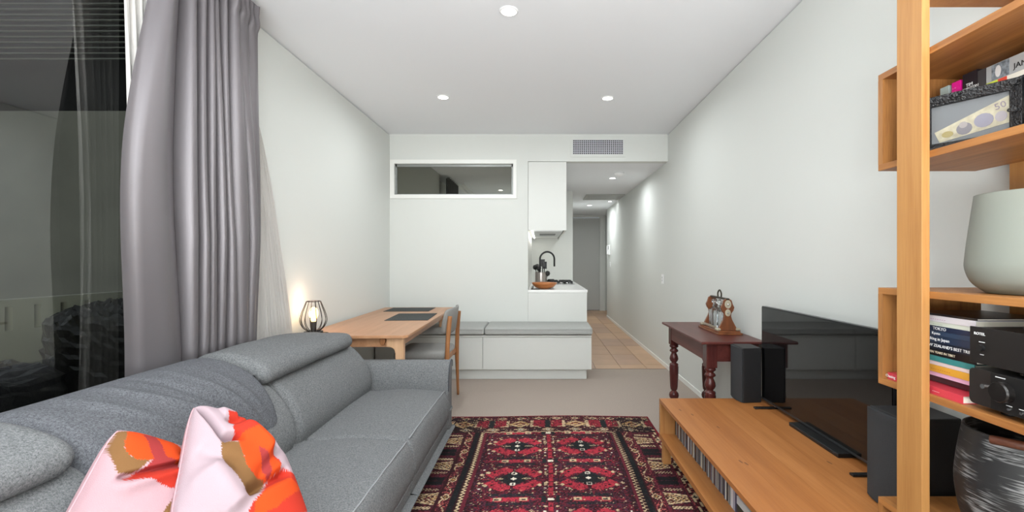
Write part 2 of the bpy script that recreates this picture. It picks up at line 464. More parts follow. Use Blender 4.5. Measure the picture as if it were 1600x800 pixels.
for i in range(13):
    part('louvre', MB().box(0.81, 1.39, 7.85 + i * 0.041, 7.875 + i * 0.041, ZH - 0.012, ZH - 0.004), MATS['vent_grey'], t)

# AC supply grille over the opening
vx0, vx1, vz0, vz1 = 0.333, 0.965, 2.437, 2.660
t = thing('air_grille', 'white egg-crate air conditioning grille high on the back wall', 'air vent', ((vx0 + vx1) / 2, YB, vz0))
fr = 0.028
VW = mat('grille_white', (206, 206, 214), 0.5)
part('grille_frame', MB().box(vx0, vx1, YB - 0.014, YB, vz1 - fr, vz1).box(vx0, vx1, YB - 0.014, YB, vz0, vz0 + fr).box(vx0, vx0 + fr, YB - 0.014, YB, vz0 + fr, vz1 - fr).box(vx1 - fr, vx1, YB - 0.014, YB, vz0 + fr, vz1 - fr), WHITE, t)
part('duct_backing', MB().box(vx0 + fr, vx1 - fr, YB - 0.002, YB - 0.0005, vz0 + fr, vz1 - fr), mat('duct_dark', (12, 12, 12), 0.9), t)
ax0, ax1, az0, az1 = vx0 + fr, vx1 - fr, vz0 + fr, vz1 - fr
nx, nz = 24, 8
for i in range(nx + 1):
    x = ax0 + (ax1 - ax0) * i / nx
    part('grille_bar', MB().box(x - 0.0036, x + 0.0036, YB - 0.011, YB - 0.002, az0, az1), VW, t)
for i in range(nz + 1):
    z = az0 + (az1 - az0) * i / nz
    part('grille_bar', MB().box(ax0, ax1, YB - 0.012, YB - 0.002, z - 0.0036, z + 0.0036), VW, t)

# switches and intercom on the right wall
SW = mat('switch_white', (245, 245, 245), 0.3)
def plate(name, y, z, h, wd, label, cat, nb=1):
    t = thing(name, label, cat, (XR, y, z))
    part('plate', MB().box(XR - 0.010, XR, y - wd / 2, y + wd / 2, z - h / 2, z + h / 2), SW, t, bevel=0.002)
    for k in range(nb):
        zz = z + (k - (nb - 1) / 2) * 0.035
        part('rocker', MB().box(XR - 0.0135, XR - 0.010, y - 0.012, y + 0.012, zz - 0.011, zz + 0.011), mat('rocker_grey', (205, 205, 205), 0.3), t, bevel=0.001)
plate('wall_switch', 5.44, 1.026, 0.115, 0.075, 'white light switch plate on the right wall near the room corner', 'switch', 2)
plate('wall_switch', 9.6, 1.17, 0.115, 0.075, 'white switch plate on the hall wall under the intercom', 'switch', 2)
t = thing('intercom', 'white intercom handset on the hall wall near the front door', 'intercom', (XR, 9.7, 1.475))
part('housing', MB().box(XR - 0.035, XR, 9.62, 9.78, 1.37, 1.58), SW, t, bevel=0.006)
part('handset', MB().box(XR - 0.055, XR - 0.035, 9.72, 9.77, 1.38, 1.57), SW, t, bevel=0.008)
part('screen', MB().box(XR - 0.037, XR - 0.035, 9.635, 9.70, 1.49, 1.56), BLACK, t)

# =================================================================== WINDOW, BALCONY, OUTSIDE
FR = mat('window_frame_dark', (60, 62, 62), 0.4, metal=0.6)
wn = struct('window_1', MB().box(XL - 0.12, XL, WY0, WY1, 0, 0.05).box(XL - 0.12, XL, WY0, WY1, WZ1 - 0.05, WZ1), FR)
for y0 in (WY0, 0.62, 2.73):
    part('window_stile', MB().box(XL - 0.10, XL, y0, y0 + 0.05, 0.05, WZ1 - 0.05), FR, wn)
GL = pane_mat('window_glass', 2.25, (0.82, 0.82, 0.77))
part('glass_pane', MB().box(XL - 0.014, XL - 0.006, WY0 + 0.05, 0.62, 0.05, WZ1 - 0.05), GL, wn)
part('glass_pane', MB().box(XL - 0.014, XL - 0.006, 0.67, 2.73, 0.05, WZ1 - 0.05), GL, wn)
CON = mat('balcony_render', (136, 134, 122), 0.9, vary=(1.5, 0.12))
struct('floor_balcony', box(-3.5, XL - 0.15, -1.5, 4.2, -0.15, -0.05), mat('balcony_paving', (70, 70, 66), 0.9))
# balustrade with a row of narrow drainage slots
bw = MB()
bw.box(-3.6, -3.5, -1.5, 4.2, -0.05, 0.78).box(-3.6, -3.5, -1.5, 4.2, 0.94, 0.985)
ys = [2.99 + 0.1725 * k for k in range(-20, 6)]
prev = -1.5
for yv in ys:
    if yv - 0.022 > prev: bw.box(-3.6, -3.5, prev, yv - 0.022, 0.78, 0.94)
    prev = yv + 0.022
bw.box(-3.6, -3.5, prev, 4.2, 0.78, 0.94)
struct('wall_balustrade', bw, mat('balustrade_render', (182, 183, 172), 0.9))
struct('slot_backing', box(-3.63, -3.605, -1.5, 4.2, 0.76, 0.96), mat('slot_shade', (14, 14, 14), 0.9))  # dark sheet added behind the slots so they read as shaded
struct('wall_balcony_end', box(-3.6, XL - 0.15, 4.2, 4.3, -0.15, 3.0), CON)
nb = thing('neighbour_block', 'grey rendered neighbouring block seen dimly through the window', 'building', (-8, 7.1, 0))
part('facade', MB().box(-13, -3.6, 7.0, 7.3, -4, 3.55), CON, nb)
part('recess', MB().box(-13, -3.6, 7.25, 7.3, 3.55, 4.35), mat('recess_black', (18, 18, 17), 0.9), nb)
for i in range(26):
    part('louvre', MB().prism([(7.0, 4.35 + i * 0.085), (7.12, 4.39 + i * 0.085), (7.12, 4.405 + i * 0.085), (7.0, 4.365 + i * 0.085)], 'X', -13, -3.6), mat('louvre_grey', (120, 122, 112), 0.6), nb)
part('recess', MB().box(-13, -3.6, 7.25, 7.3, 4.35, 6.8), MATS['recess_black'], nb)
# black plastic sheeting over outdoor furniture
def tarp(cx, cy, rx, ry, h, seed, label):
    rs = np.random.RandomState(seed)
    n, m = 72, 44
    ph = rs.rand(12) * 6.28; fr_ = rs.randint(3, 19, 12)
    v = []
    for j in range(m + 1):
        t_ = j / m
        for i in range(n):
            a = 2 * PI * i / n
            ca, sa = math.cos(a), math.sin(a)
            sq = (abs(ca) ** 4 + abs(sa) ** 4) ** (-0.25)
            top = t_ < 0.4
            rr = (t_ / 0.4) if top else 1.0
            zz = h if top else h * (1 - (t_ - 0.4) / 0.6)
            cr = sum(math.sin(fr_[k] * a + ph[k] + 5 * t_) for k in range(12)) / 12
            cr2 = sum(math.sin(fr_[k] * 1.7 * t_ * 6 + ph[k] + a * fr_[11 - k]) for k in range(12)) / 12
            k1 = 1 + 0.10 * cr * (0.3 + t_) + 0.05 * cr2 + (0.12 * (t_ - 0.4) if not top else 0)
            zz2 = zz + (0.06 * cr2 + 0.035 * cr) * (1 if top else 0.4) - (0.10 * rr ** 3 if top else 0.10 * (1 - (t_ - 0.4) / 0.6))
            v.append((cx + rx * rr * ca * sq * k1, cy + ry * rr * sa * sq * k1, max(-0.045, zz2)))
    f = [(j * n + i, j * n + (i + 1) % n, (j + 1) * n + (i + 1) % n, (j + 1) * n + i) for j in range(m) for i in range(n)]
    single('plastic_cover', MB().add(v, f), mat('black_sheeting', (14, 15, 14), 0.28, bump=(14, 0.9)), label, 'cover', smooth=False)
tarp(-2.75, 1.75, 0.42, 0.62, 0.78, 3, 'low black plastic cover over balcony furniture, left part of the window')
tarp(-2.62, 2.98, 0.40, 0.34, 0.98, 5, 'taller crumpled black plastic cover beside the curtain, outside the window')

# =================================================================== CURTAINS
def cat1(vals, t):
    n = len(vals) - 1; t = min(max(t, 0), 1) * n; i = min(int(t), n - 1); f_ = t - i
    f_ = f_ * f_ * (3 - 2 * f_)
    return vals[i] * (1 - f_) + vals[i + 1] * f_
def px2y(p, X): return X * 711 / (846 - p)
XC = 1.585
rowsZ = [2.66, 2.28, 1.93, 1.52, 0.80, 0.03]
VL = [[px2y(p, XC) for p in r] for r in (
    [262, 288, 306, 319, 331, 343, 353, 369, 390, 409],
    [243, 284, 305, 319, 331, 344, 355, 373, 393, 410],
    [217, 284, 306, 321, 334, 347, 359, 383, 400, 414],
    [199, 284, 308, 323, 337, 350, 362, 390, 406, 418],
    [207, 298, 318, 333, 347, 360, 374, 391, 403, 409],
    [200, 296, 316, 331, 346, 359, 373, 390, 402, 408])]
depth = [0.035, 0.088, 0.085, 0.080, 0.078, 0.082, 0.092, 0.075, 0.05]
def drape(nu=24, nz=90, ztop=2.665):
    v = []; per = nu; cols = 9 * per + 1
    for j in range(nz + 1):
        z = ztop - (ztop - 0.03) * j / nz
        zs_ = rowsZ[::-1]
        B = [sum(float(np.interp(z + q, zs_, [VL[k][m] for k in range(len(rowsZ))][::-1])) for q in (-0.24, -0.16, -0.08, 0, 0.08, 0.16, 0.24)) / 7 for m in range(10)]
        for c in range(cols):
            s_ = min(c // per, 8); u = (c - s_ * per) / per
            y_ = B[s_] + (B[s_ + 1] - B[s_]) * u
            # a fold: shallow crest toward the room, sharp valley toward the glass
            wv = 1 - abs(2 * u - 1) ** 2.6
            d_ = depth[s_]
            x_ = -XC - 0.058 + d_ * wv
            if s_ == 0:
                x_ = -XC - 0.03 + 0.05 * math.sin(PI * min(1, u * 1.0)) ** 0.8 + 0.006 * math.sin(u * 9 + z * 2)
                if u < 0.2: x_ -= 0.012 * math.sin(PI * u / 0.2)
            hd = max(0, (z - 2.50) / 0.165)
            if hd > 0:   # gathered heading tape
                x_ += 0.014 * hd * math.sin(c * 0.55)
            if z > 2.52 and z < 2.60 and s_ > 5: x_ += 0.010 * math.sin((z - 2.52) / 0.08 * PI)
            x_ += 0.005 * math.sin(z * 3.1 + s_ * 2.3)
            y_ += 0.006 * math.sin(z * 2.4 + s_)
            lo_ = min(1, max(0, (1.35 - z) / 0.55)); x_ = -1.645 + (x_ + 1.645) * (1 - 0.28 * lo_)
            v.append((x_, y_, z))
    f = [(j * cols + i, j * cols + i + 1, (j + 1) * cols + i + 1, (j + 1) * cols + i) for j in range(nz) for i in range(cols - 1)]
    return MB().add(v, f)
SATIN = mat('satin_grey', (118, 113, 116), 0.44, metal=0.45, spec=0.5, bump=(900, 0.05))
t = thing('curtain', 'heavy grey satin curtain gathered in deep folds beside the window', 'curtain', (-XC, 2.2, 0))
o = part('drape', drape(), SATIN, t, smooth=True, fix=False)
hem = MB()
path = [(-XC - 0.012, px2y(199 + (8 if z < 1.0 else 0) + (max(0, z - 1.55) / 1.1) * 41 + 1, XC), z) for z in [0.04 + 0.131 * i for i in range(21)]]
part('heading_tape', MB().box(-XC - 0.03, -XC - 0.018, 1.87, 2.585, 2.60, 2.68), SATIN, t)
# sheer
SH = bpy.data.materials.new('sheer_white'); SH.use_nodes = True
nt = SH.node_tree; N = nt.nodes; L = nt.links
b = N['Principled BSDF']; b.inputs['Base Color'].default_value = (*s2l((228, 224, 220)), 1); b.inputs['Roughness'].default_value = 0.9
tr = N.new('ShaderNodeBsdfTranslucent'); tr.inputs[0].default_value = (*s2l((232, 228, 224)), 1)
mx = N.new('ShaderNodeMixShader'); mx.inputs[0].default_value = 0.35
L.new(b.outputs[0], mx.inputs[1]); L.new(tr.outputs[0], mx.inputs[2]); L.new(mx.outputs[0], N['Material Output'].inputs[0])
def sheer(y0f, y1f, xb, amp, nf, nz=50, per=10, ztop=2.66):
    v = []; cols = nf * per + 1
    for j in range(nz + 1):
        z = ztop - (ztop - 0.03) * j / nz
        a, b_ = y0f(z), y1f(z)
        for c in range(cols):
            u = c / (cols - 1)
            v.append((xb + amp * math.sin(2 * PI * c / per) + 0.006 * math.sin(c * 1.7 + z * 3), a + (b_ - a) * u, z))
    f = [(j * cols + i, j * cols + i + 1, (j + 1) * cols + i + 1, (j + 1) * cols + i) for j in range(nz) for i in range(cols - 1)]
    return MB().add(v, f)
t = thing('curtain', 'sheer white curtain showing on both sides of the grey satin curtain', 'curtain', (-1.69, 2.3, 0))
part('sheer_fabric', sheer(lambda z: 1.80 + 0.035 * math.sin((z - 0.2) * 1.5) if z < 2.3 else 1.80, lambda z: 1.98, -1.655, 0.012, 6), SH, t, smooth=True, fix=False)
part('sheer_fabric', sheer(lambda z: 2.60, lambda z: 2.72 + 0.60 * max(0, (2.1 - z) / 2.1) ** 0.8 if z < 2.1 else 2.72, -1.715, 0.012, 16), SH, t, smooth=True, fix=False)

# =================================================================== SOFA
FAB = bpy.data.materials.new('heather_grey_fabric'); FAB.use_nodes = True
nt = FAB.node_tree; N = nt.nodes; L = nt.links; b = N['Principled BSDF']
b.inputs['Roughness'].default_value = 0.95; b.inputs['Specular IOR Level'].default_value = 0.15; b.inputs['Sheen Weight'].default_value = 0.0
tc = N.new('ShaderNodeTexCoord')
n1 = N.new('ShaderNodeTexNoise'); n1.inputs['Scale'].default_value = 420; n1.inputs['Detail'].default_value = 2
n2 = N.new('ShaderNodeTexNoise'); n2.inputs['Scale'].default_value = 170; n2.inputs['Detail'].default_value = 5
mp = N.new('ShaderNodeMapping'); mp.inputs['Scale'].default_value = (1, 1, 1)
L.new(tc.outputs['Object'], n1.inputs['Vector']); L.new(tc.outputs['Object'], n2.inputs['Vector'])
ad = N.new('ShaderNodeMath'); ad.operation = 'ADD'; L.new(n1.outputs[0], ad.inputs[0]); L.new(n2.outputs[0], ad.inputs[1])
r = N.new('ShaderNodeValToRGB'); r.color_ramp.elements[0].position = 0.30; r.color_ramp.elements[1].position = 0.62
hf_ = N.new('ShaderNodeMath'); hf_.operation = 'MULTIPLY'; hf_.inputs[1].default_value = 0.46; L.new(ad.outputs[0], hf_.inputs[0])
r.color_ramp.elements[0].color = (*s2l((80, 82, 84)), 1); r.color_ramp.elements[1].color = (*s2l((142, 143, 144)), 1)
L.new(hf_.outputs[0], r.inputs['Fac']); L.new(r.outputs[0], b.inputs['Base Color'])
u = N.new('ShaderNodeBump'); u.inputs['Strength'].default_value = 0.5; u.inputs['Distance'].default_value = 0.002
L.new(n1.outputs[0], u.inputs['Height']); L.new(u.outputs[0], b.inputs['Normal'])
FABD = FAB.copy(); FABD.name = 'brushed_nap_fabric'
for n_ in FABD.node_tree.nodes:
    if n_.type == 'VALTORGB':
        n_.color_ramp.elements[0].color = (*s2l((66, 67, 71)), 1); n_.color_ramp.elements[1].color = (*s2l((122, 123, 128)), 1)

sofa = thing('sofa', 'long grey heathered fabric sofa with adjustable headrests under the window', 'sofa', (-1.1, 1.8, 0))
def wob(s1, a):
    def f_(x, y, z):
        k = a * (math.sin(9 * y + 13 * z + s1) + 0.6 * math.sin(21 * y - 17 * x + s1 * 2))
        return (k * 0.5, 0, k)
    return f_
SEAT = [(-1.28, .20), (-1.22, .385), (-1.08, .392), (-0.90, .402), (-0.76, .398), (-0.665, .390), (-0.628, .372), (-0.607, .32), (-0.60, .26), (-0.612, .205), (-0.64, .19), (-0.90, .185)]
seams = [3.0, 2.165, 1.345, 0.52]
for i in range(3):
    def dsp(x, y, z, a=seams[i + 1], b_=seams[i], i=i):
        u_ = (y - a) / (b_ - a); c = 4 * u_ * (1 - u_)
        k = 0.010 * c if z > 0.3 else 0
        wr = 0.0012 * math.sin(60 * y + 20 * z) * (1 if x > -0.66 and z < .38 else 0)
        return (wr, 0, k + 0.0015 * math.sin(14 * x + 9 * y + i))
    cush = part('seat_cushion', loft('Y', SEAT, seams[i + 1] + 0.002, seams[i] - 0.002, 0.022, m=84, n=30, disp=dsp), FAB, sofa, smooth=True)
    path = [(-0.636 + 0.0008 * math.sin(y_ * 40), y_, 0.388 + 0.005 * 4 * ((y_ - seams[i + 1]) / (seams[i] - seams[i + 1])) * (1 - (y_ - seams[i + 1]) / (seams[i] - seams[i + 1]))) for y_ in np.linspace(seams[i + 1] + 0.02, seams[i] - 0.02, 30)]
    part('piping', MB().tube(path, 0.0032, 6), mat('piping_pale', (150, 152, 154), 0.9), cush, smooth=True)
BASE = [(-1.50, .115), (-1.50, .25), (-0.68, .25), (-0.630, .235), (-0.618, .18), (-0.625, .125), (-0.66, .115)]
bs = [3.10, 2.165, 1.345, 0.42]
for i in range(3):
    part('base_panel', loft('Y', BASE, bs[i + 1] + 0.001, bs[i] - 0.001, 0.012, m=56, n=8), FAB, sofa, smooth=True)
# backs
BACK = [(-1.50, .30), (-1.16, .34), (-1.118, .40), (-1.108, .47), (-1.135, .56), (-1.19, .64), (-1.25, .69), (-1.34, .71), (-1.50, .70), (-1.55, .50)]
bseams = [3.00, 2.085, 1.25, 0.50]
for i in range(3):
    part('back_cushion', loft('Y', BACK, bseams[i + 1] + 0.002, bseams[i] - 0.002, 0.045, m=80, n=20, disp=wob(i, 0.0022)), FAB, sofa, smooth=True)
HEAD = [(-1.26, .688), (-1.212, .705), (-1.202, .745), (-1.235, .785), (-1.32, .815), (-1.43, .832), (-1.525, .815), (-1.565, .755), (-1.555, .68), (-1.45, .66)]
part('headrest', loft('Y', HEAD, 1.995, 2.93, 0.05, m=80, n=24, disp=lambda x, y, z: (wob(2, 0.0025)(x, y, z)[0], 0, wob(2, 0.0025)(x, y, z)[2] - 0.055 * max(0, (y - 2.45) / 0.48) ** 2 * max(0, min(1, (-x - 1.22) / 0.16)))), FAB, sofa, smooth=True)
HEADM = [(-1.20, .455), (-1.148, .47), (-1.128, .53), (-1.150, .62), (-1.195, .70), (-1.26, .765), (-1.34, .805), (-1.43, .826), (-1.525, .812), (-1.565, .755), (-1.555, .62), (-1.40, .50)]
def wrk(x, y, z):
    k = 0
    for (yc, zc, s_, a_, w_) in ((1.62, .70, 1.1, 0.016, .020), (1.69, .72, 0.9, -0.015, .016), (1.54, .66, 1.3, -0.013, .020), (1.78, .70, 0.6, 0.010, .018), (1.45, .74, 1.0, 0.008, .03), (1.74, .66, 0.7, -0.008, .014), (1.86, .68, 0.4, 0.006, .02)):
        d_ = (y - yc) + s_ * (z - zc)
        k += a_ * math.exp(-(d_ / w_) ** 2) * math.exp(-((z - zc) / 0.11) ** 2)
    k *= 1 if x > -1.48 else 0
    k += 0.003 * math.sin(7 * y + 10 * z)
    return (k, 0, k * 0.8)
part('headrest', loft('Y', HEADM, 1.215, 1.985, 0.05, m=150, n=110, disp=wrk), FABD, sofa, smooth=True)
part('headrest', loft('Y', HEAD, 0.50, 1.205, 0.06, m=80, n=24, disp=wob(5, 0.002)), FAB, sofa, smooth=True)
# arms
ARM = [(3.005, .20), (3.005, .38), (3.015, .47), (3.045, .535), (3.085, .566), (3.125, .562), (3.132, .52), (3.115, .40), (3.11, .118), (3.02, .118)]
farm = part('arm', loft('X', ARM, -1.42, -0.612, 0.018, m=80, n=16), FAB, sofa, smooth=True)
ARM2 = [(3.52 - y_, z_) for y_, z_ in ARM]
part('arm', loft('X', ARM2, -1.42, -0.612, 0.018, m=80, n=16), FAB, sofa, smooth=True)
path = catmull([(-0.614, p[0], p[1]) for p in ARM[1:7]], 30, False)
part('piping', MB().tube(path, 0.0035, 6), mat('piping_dark', (70, 73, 78), 0.9), farm, smooth=True)
for (lx, ly) in ((-0.66, 3.06), (-0.66, 0.46), (-1.44, 3.06), (-1.44, 0.46)):
    part('leg', MB().prism([(lx - .022, ly - .022), (lx + .022, ly - .022), (lx + .022, ly + .022), (lx - .022, ly + .022)], 'Z', 0.012, 0.12), OAKC, sofa, bevel=0.003)

# =================================================================== PILLOWS
PCOL = {'p': (178, 144, 150), 'w': (174, 153, 160), 'b': (122, 88, 55), 'o': (204, 72, 28), 'r': (182, 52, 38), 'd': (152, 54, 54)}
def inpoly(px, py, poly):
    ins = np.zeros(px.shape, bool); n = len(poly)
    for i in range(n):
        x0, y0 = poly[i]; x1, y1 = poly[(i + 1) % n]
        c = ((y0 > py) != (y1 > py)) & (px < (x1 - x0) * (py - y0) / (y1 - y0 + 1e-12) + x0)
        ins ^= c
    return ins
def pillow(corners, thick, pats, creases, label, base='w', n=150, flip=1):
    T, R, Bq, Lq = [np.array(c, float) for c in corners]     # top, right, bottom, left
    u, v = np.meshgrid(np.linspace(0, 1, n + 1), np.linspace(0, 1, n + 1))     # u: T->R, v: T->L
    uu, vv = 2 * u - 1, 2 * v - 1
    # pinch edges between corners
    rd = 1 - 0.085 * (uu * vv) ** 4
    pu = uu * (1 - 0.03 * (1 - vv ** 2)) * rd; pv = vv * (1 - 0.03 * (1 - uu ** 2)) * rd
    a, b_ = (pu + 1) / 2, (pv + 1) / 2
    P = (T[None, None] * ((1 - a) * (1 - b_))[..., None] + R * (a * (1 - b_))[..., None] + Bq * (a * b_)[..., None] + Lq * ((1 - a) * b_)[..., None])
    nrm = np.cross(R - T, Lq - T); nrm /= np.linalg.norm(nrm)
    if nrm @ np.array([0.3, -1, 0.3]) < 0: nrm = -nrm
    h = thick * (np.clip((1 - uu ** 2) * (1 - vv ** 2), 0, 1)) ** 0.36
    cr = np.zeros_like(h)
    for (x0, y0, x1, y1, w_, a_) in creases:
        d = np.array([x1 - x0, y1 - y0]); L_ = np.hypot(*d)
        s_ = ((u - x0) * d[0] + (v - y0) * d[1]) / L_ ** 2
        q = np.abs((u - x0) * d[1] - (v - y0) * d[0]) / L_
        cr += a_ * np.exp(-(q / w_) ** 2) * np.exp(-np.clip(np.abs(s_ - 0.5) - 0.4, 0, None) ** 2 / 0.02)
    env = np.clip((1 - uu ** 2) * (1 - vv ** 2) * 8, 0, 1)
    F = P + nrm * (h + cr * env)[..., None]
    K = P - nrm * (h * 0.8)[..., None]
    W = n + 1
    f = [(j * W + i, j * W + i + 1, (j + 1) * W + i + 1, (j + 1) * W + i) for j in range(n) for i in range(n)]
    k = W * W
    f2 = [tuple(k + q for q in t_)[::-1] for t_ in f]
    V = np.concatenate([F.reshape(-1, 3), K.reshape(-1, 3)])
    col = np.zeros((W * W, 3)); col[:] = s2l(PCOL[base])
    un = (u + 0.004 * np.sign(np.sin(v * 330))).ravel(); vn = (v + 0.004 * np.sign(np.sin(u * 330))).ravel()
    for c, poly in pats:
        col[inpoly(un, vn, poly)] = s2l(PCOL[c])
    cols = np.concatenate([col, np.tile(np.array([s2l(PCOL['p'])]), (W * W, 1))])
    loc = np.array([P[..., 0].mean(), P[..., 1].mean(), V[:, 2].min()])
    t = thing('throw_pillow', label, 'pillow', tuple(loc), group='knitted pink and orange pillows on the sofa')
    mb = MB().add([tuple(q) for q in V], f + f2)
    me = mk_mesh('cover', mb, PM, True, tuple(loc), fix=False)
    set_cols(me, cols)
    bm = bmesh.new(); bm.from_mesh(me); bmesh.ops.remove_doubles(bm, verts=bm.verts, dist=1e-5); bmesh.ops.recalc_face_normals(bm, faces=bm.faces); bm.to_mesh(me); bm.free()
    me.polygons.foreach_set('use_smooth', [True] * len(me.polygons))
    o = bpy.data.objects.new('cover', me); COL.objects.link(o); o.parent = t
    ring = [tuple(P[0, i]) for i in range(0, n, 6)] + [tuple(P[i, n]) for i in range(0, n, 6)] + [tuple(P[n, n - i]) for i in range(0, n, 6)] + [tuple(P[n - i, 0]) for i in range(0, n, 6)]
    part('seam', MB().tube(ring, 0.0022, 6, closed=True), mat('seam_pink', (190, 150, 156), 0.9), o, smooth=True)
    return t
PM = vcol_mat('knit_cotton', 0.95, (500, 0.35), 0.0)

PA = [
('b', [(-0.035, 0.012), (0.068, 0.016), (0.064, 0.176), (0.118, 0.247), (0.268, 0.214), (0.177, 0.373), (0.082, 0.387), (-0.037, 0.15), (-0.04, 0.088)]) ,
('o', [(0.064, 0.009), (0.233, -0.01), (0.45, -0.002), (0.603, 0.139), (0.543, 0.267), (0.315, 0.326), (0.191, 0.401), (0.276, 0.233), (0.153, 0.264), (0.077, 0.202), (0.057, 0.117)]) ,
('d', [(0.181, 0.025), (0.288, 0.013), (0.368, 0.182), (0.523, 0.208), (0.536, 0.29), (0.339, 0.319), (0.212, 0.363), (0.273, 0.227)]) ,
('r', [(0.124, 0.445), (0.232, 0.35), (0.532, 0.235), (0.684, 0.303), (0.971, 0.463), (1.028, 0.591), (0.776, 0.645), (0.642, 0.394), (0.447, 0.42), (0.253, 0.396)]) ,
('b', [(0.614, 0.395), (0.731, 0.543), (0.806, 0.742), (0.473, 0.808), (0.469, 0.604), (0.509, 0.478)]) ,]
PB = [
('r', [(0.291, 0.072), (0.553, -0.001), (0.804, -0.055), (0.74, 0.233), (0.771, 0.425), (0.62, 0.576), (0.449, 0.619), (0.349, 0.368), (0.371, 0.292), (0.309, 0.247), (0.347, 0.171)]) ,
('o', [(0.485, 0.058), (0.814, -0.011), (0.727, 0.274), (0.587, 0.391), (0.333, 0.374), (0.425, 0.25), (0.67, 0.122), (0.533, 0.122)]) ,
('b', [(0.203, 0.379), (0.365, 0.361), (0.383, 0.489), (0.441, 0.586), (0.62, 0.576), (0.531, 0.688), (0.381, 0.729), (0.231, 0.575)]) ,
('o', [(0.35, 0.359), (0.528, 0.348), (0.721, 0.294), (0.769, 0.455), (0.62, 0.576), (0.481, 0.6), (0.404, 0.547)]) ,
('d', [(0.525, 0.365), (0.673, 0.394), (0.637, 0.572), (0.568, 0.539)]) ,
('r', [(0.529, 0.699), (0.637, 0.572), (0.786, 0.436), (0.937, 0.438), (1.072, 0.52), (1.08, 0.649), (0.676, 0.867), (0.402, 0.9), (0.444, 0.791)]) ,
('o', [(0.605, 0.628), (0.828, 0.51), (0.959, 0.546), (0.753, 0.686), (0.625, 0.788), (0.458, 0.893), (0.459, 0.779)]) ,
]
pillow([(-1.12, 1.195, .81), (-1.01, 1.42, .627), (-.845, 1.1, .432), (-1.105, 1.0, .576)], 0.085, PA,
       [(0.12, 0.42, 0.58, 0.16, 0.028, -0.040), (0.1, 0.5, 0.65, 0.12, 0.07, 0.020), (0.5, 0.1, 0.9, 0.3, 0.06, -0.015)],
       'pink pillow with orange and brown patches, left one, half below the frame', 'p')
pillow([(-1.04, 1.35, .822), (-.864, 1.46, .671), (-.60, 1.235, .425), (-.889, 1.07, .575)], 0.090, PB,
       [(0.02, 0.03, 0.22, 0.34, 0.022, -0.060), (0.22, 0.34, 0.40, 0.29, 0.028, -0.045), (0.10, 0.60, 0.32, 0.85, 0.13, 0.030), (0.45, 0.12, 0.70, 0.32, 0.10, 0.028), (0.42, 0.72, 0.82, 0.46, 0.035, -0.040), (0.30, 0.16, 0.75, 0.02, 0.035, -0.022), (0.5, 0.6, 0.95, 0.1, 0.05, -0.018), (0.05, 0.45, 0.35, 0.55, 0.06, -0.012), (0.25, 0.05, 0.42, 0.02, 0.05, 0.015)],
       'crumpled pink and orange pillow with a pointed pink corner, right one', 'w')

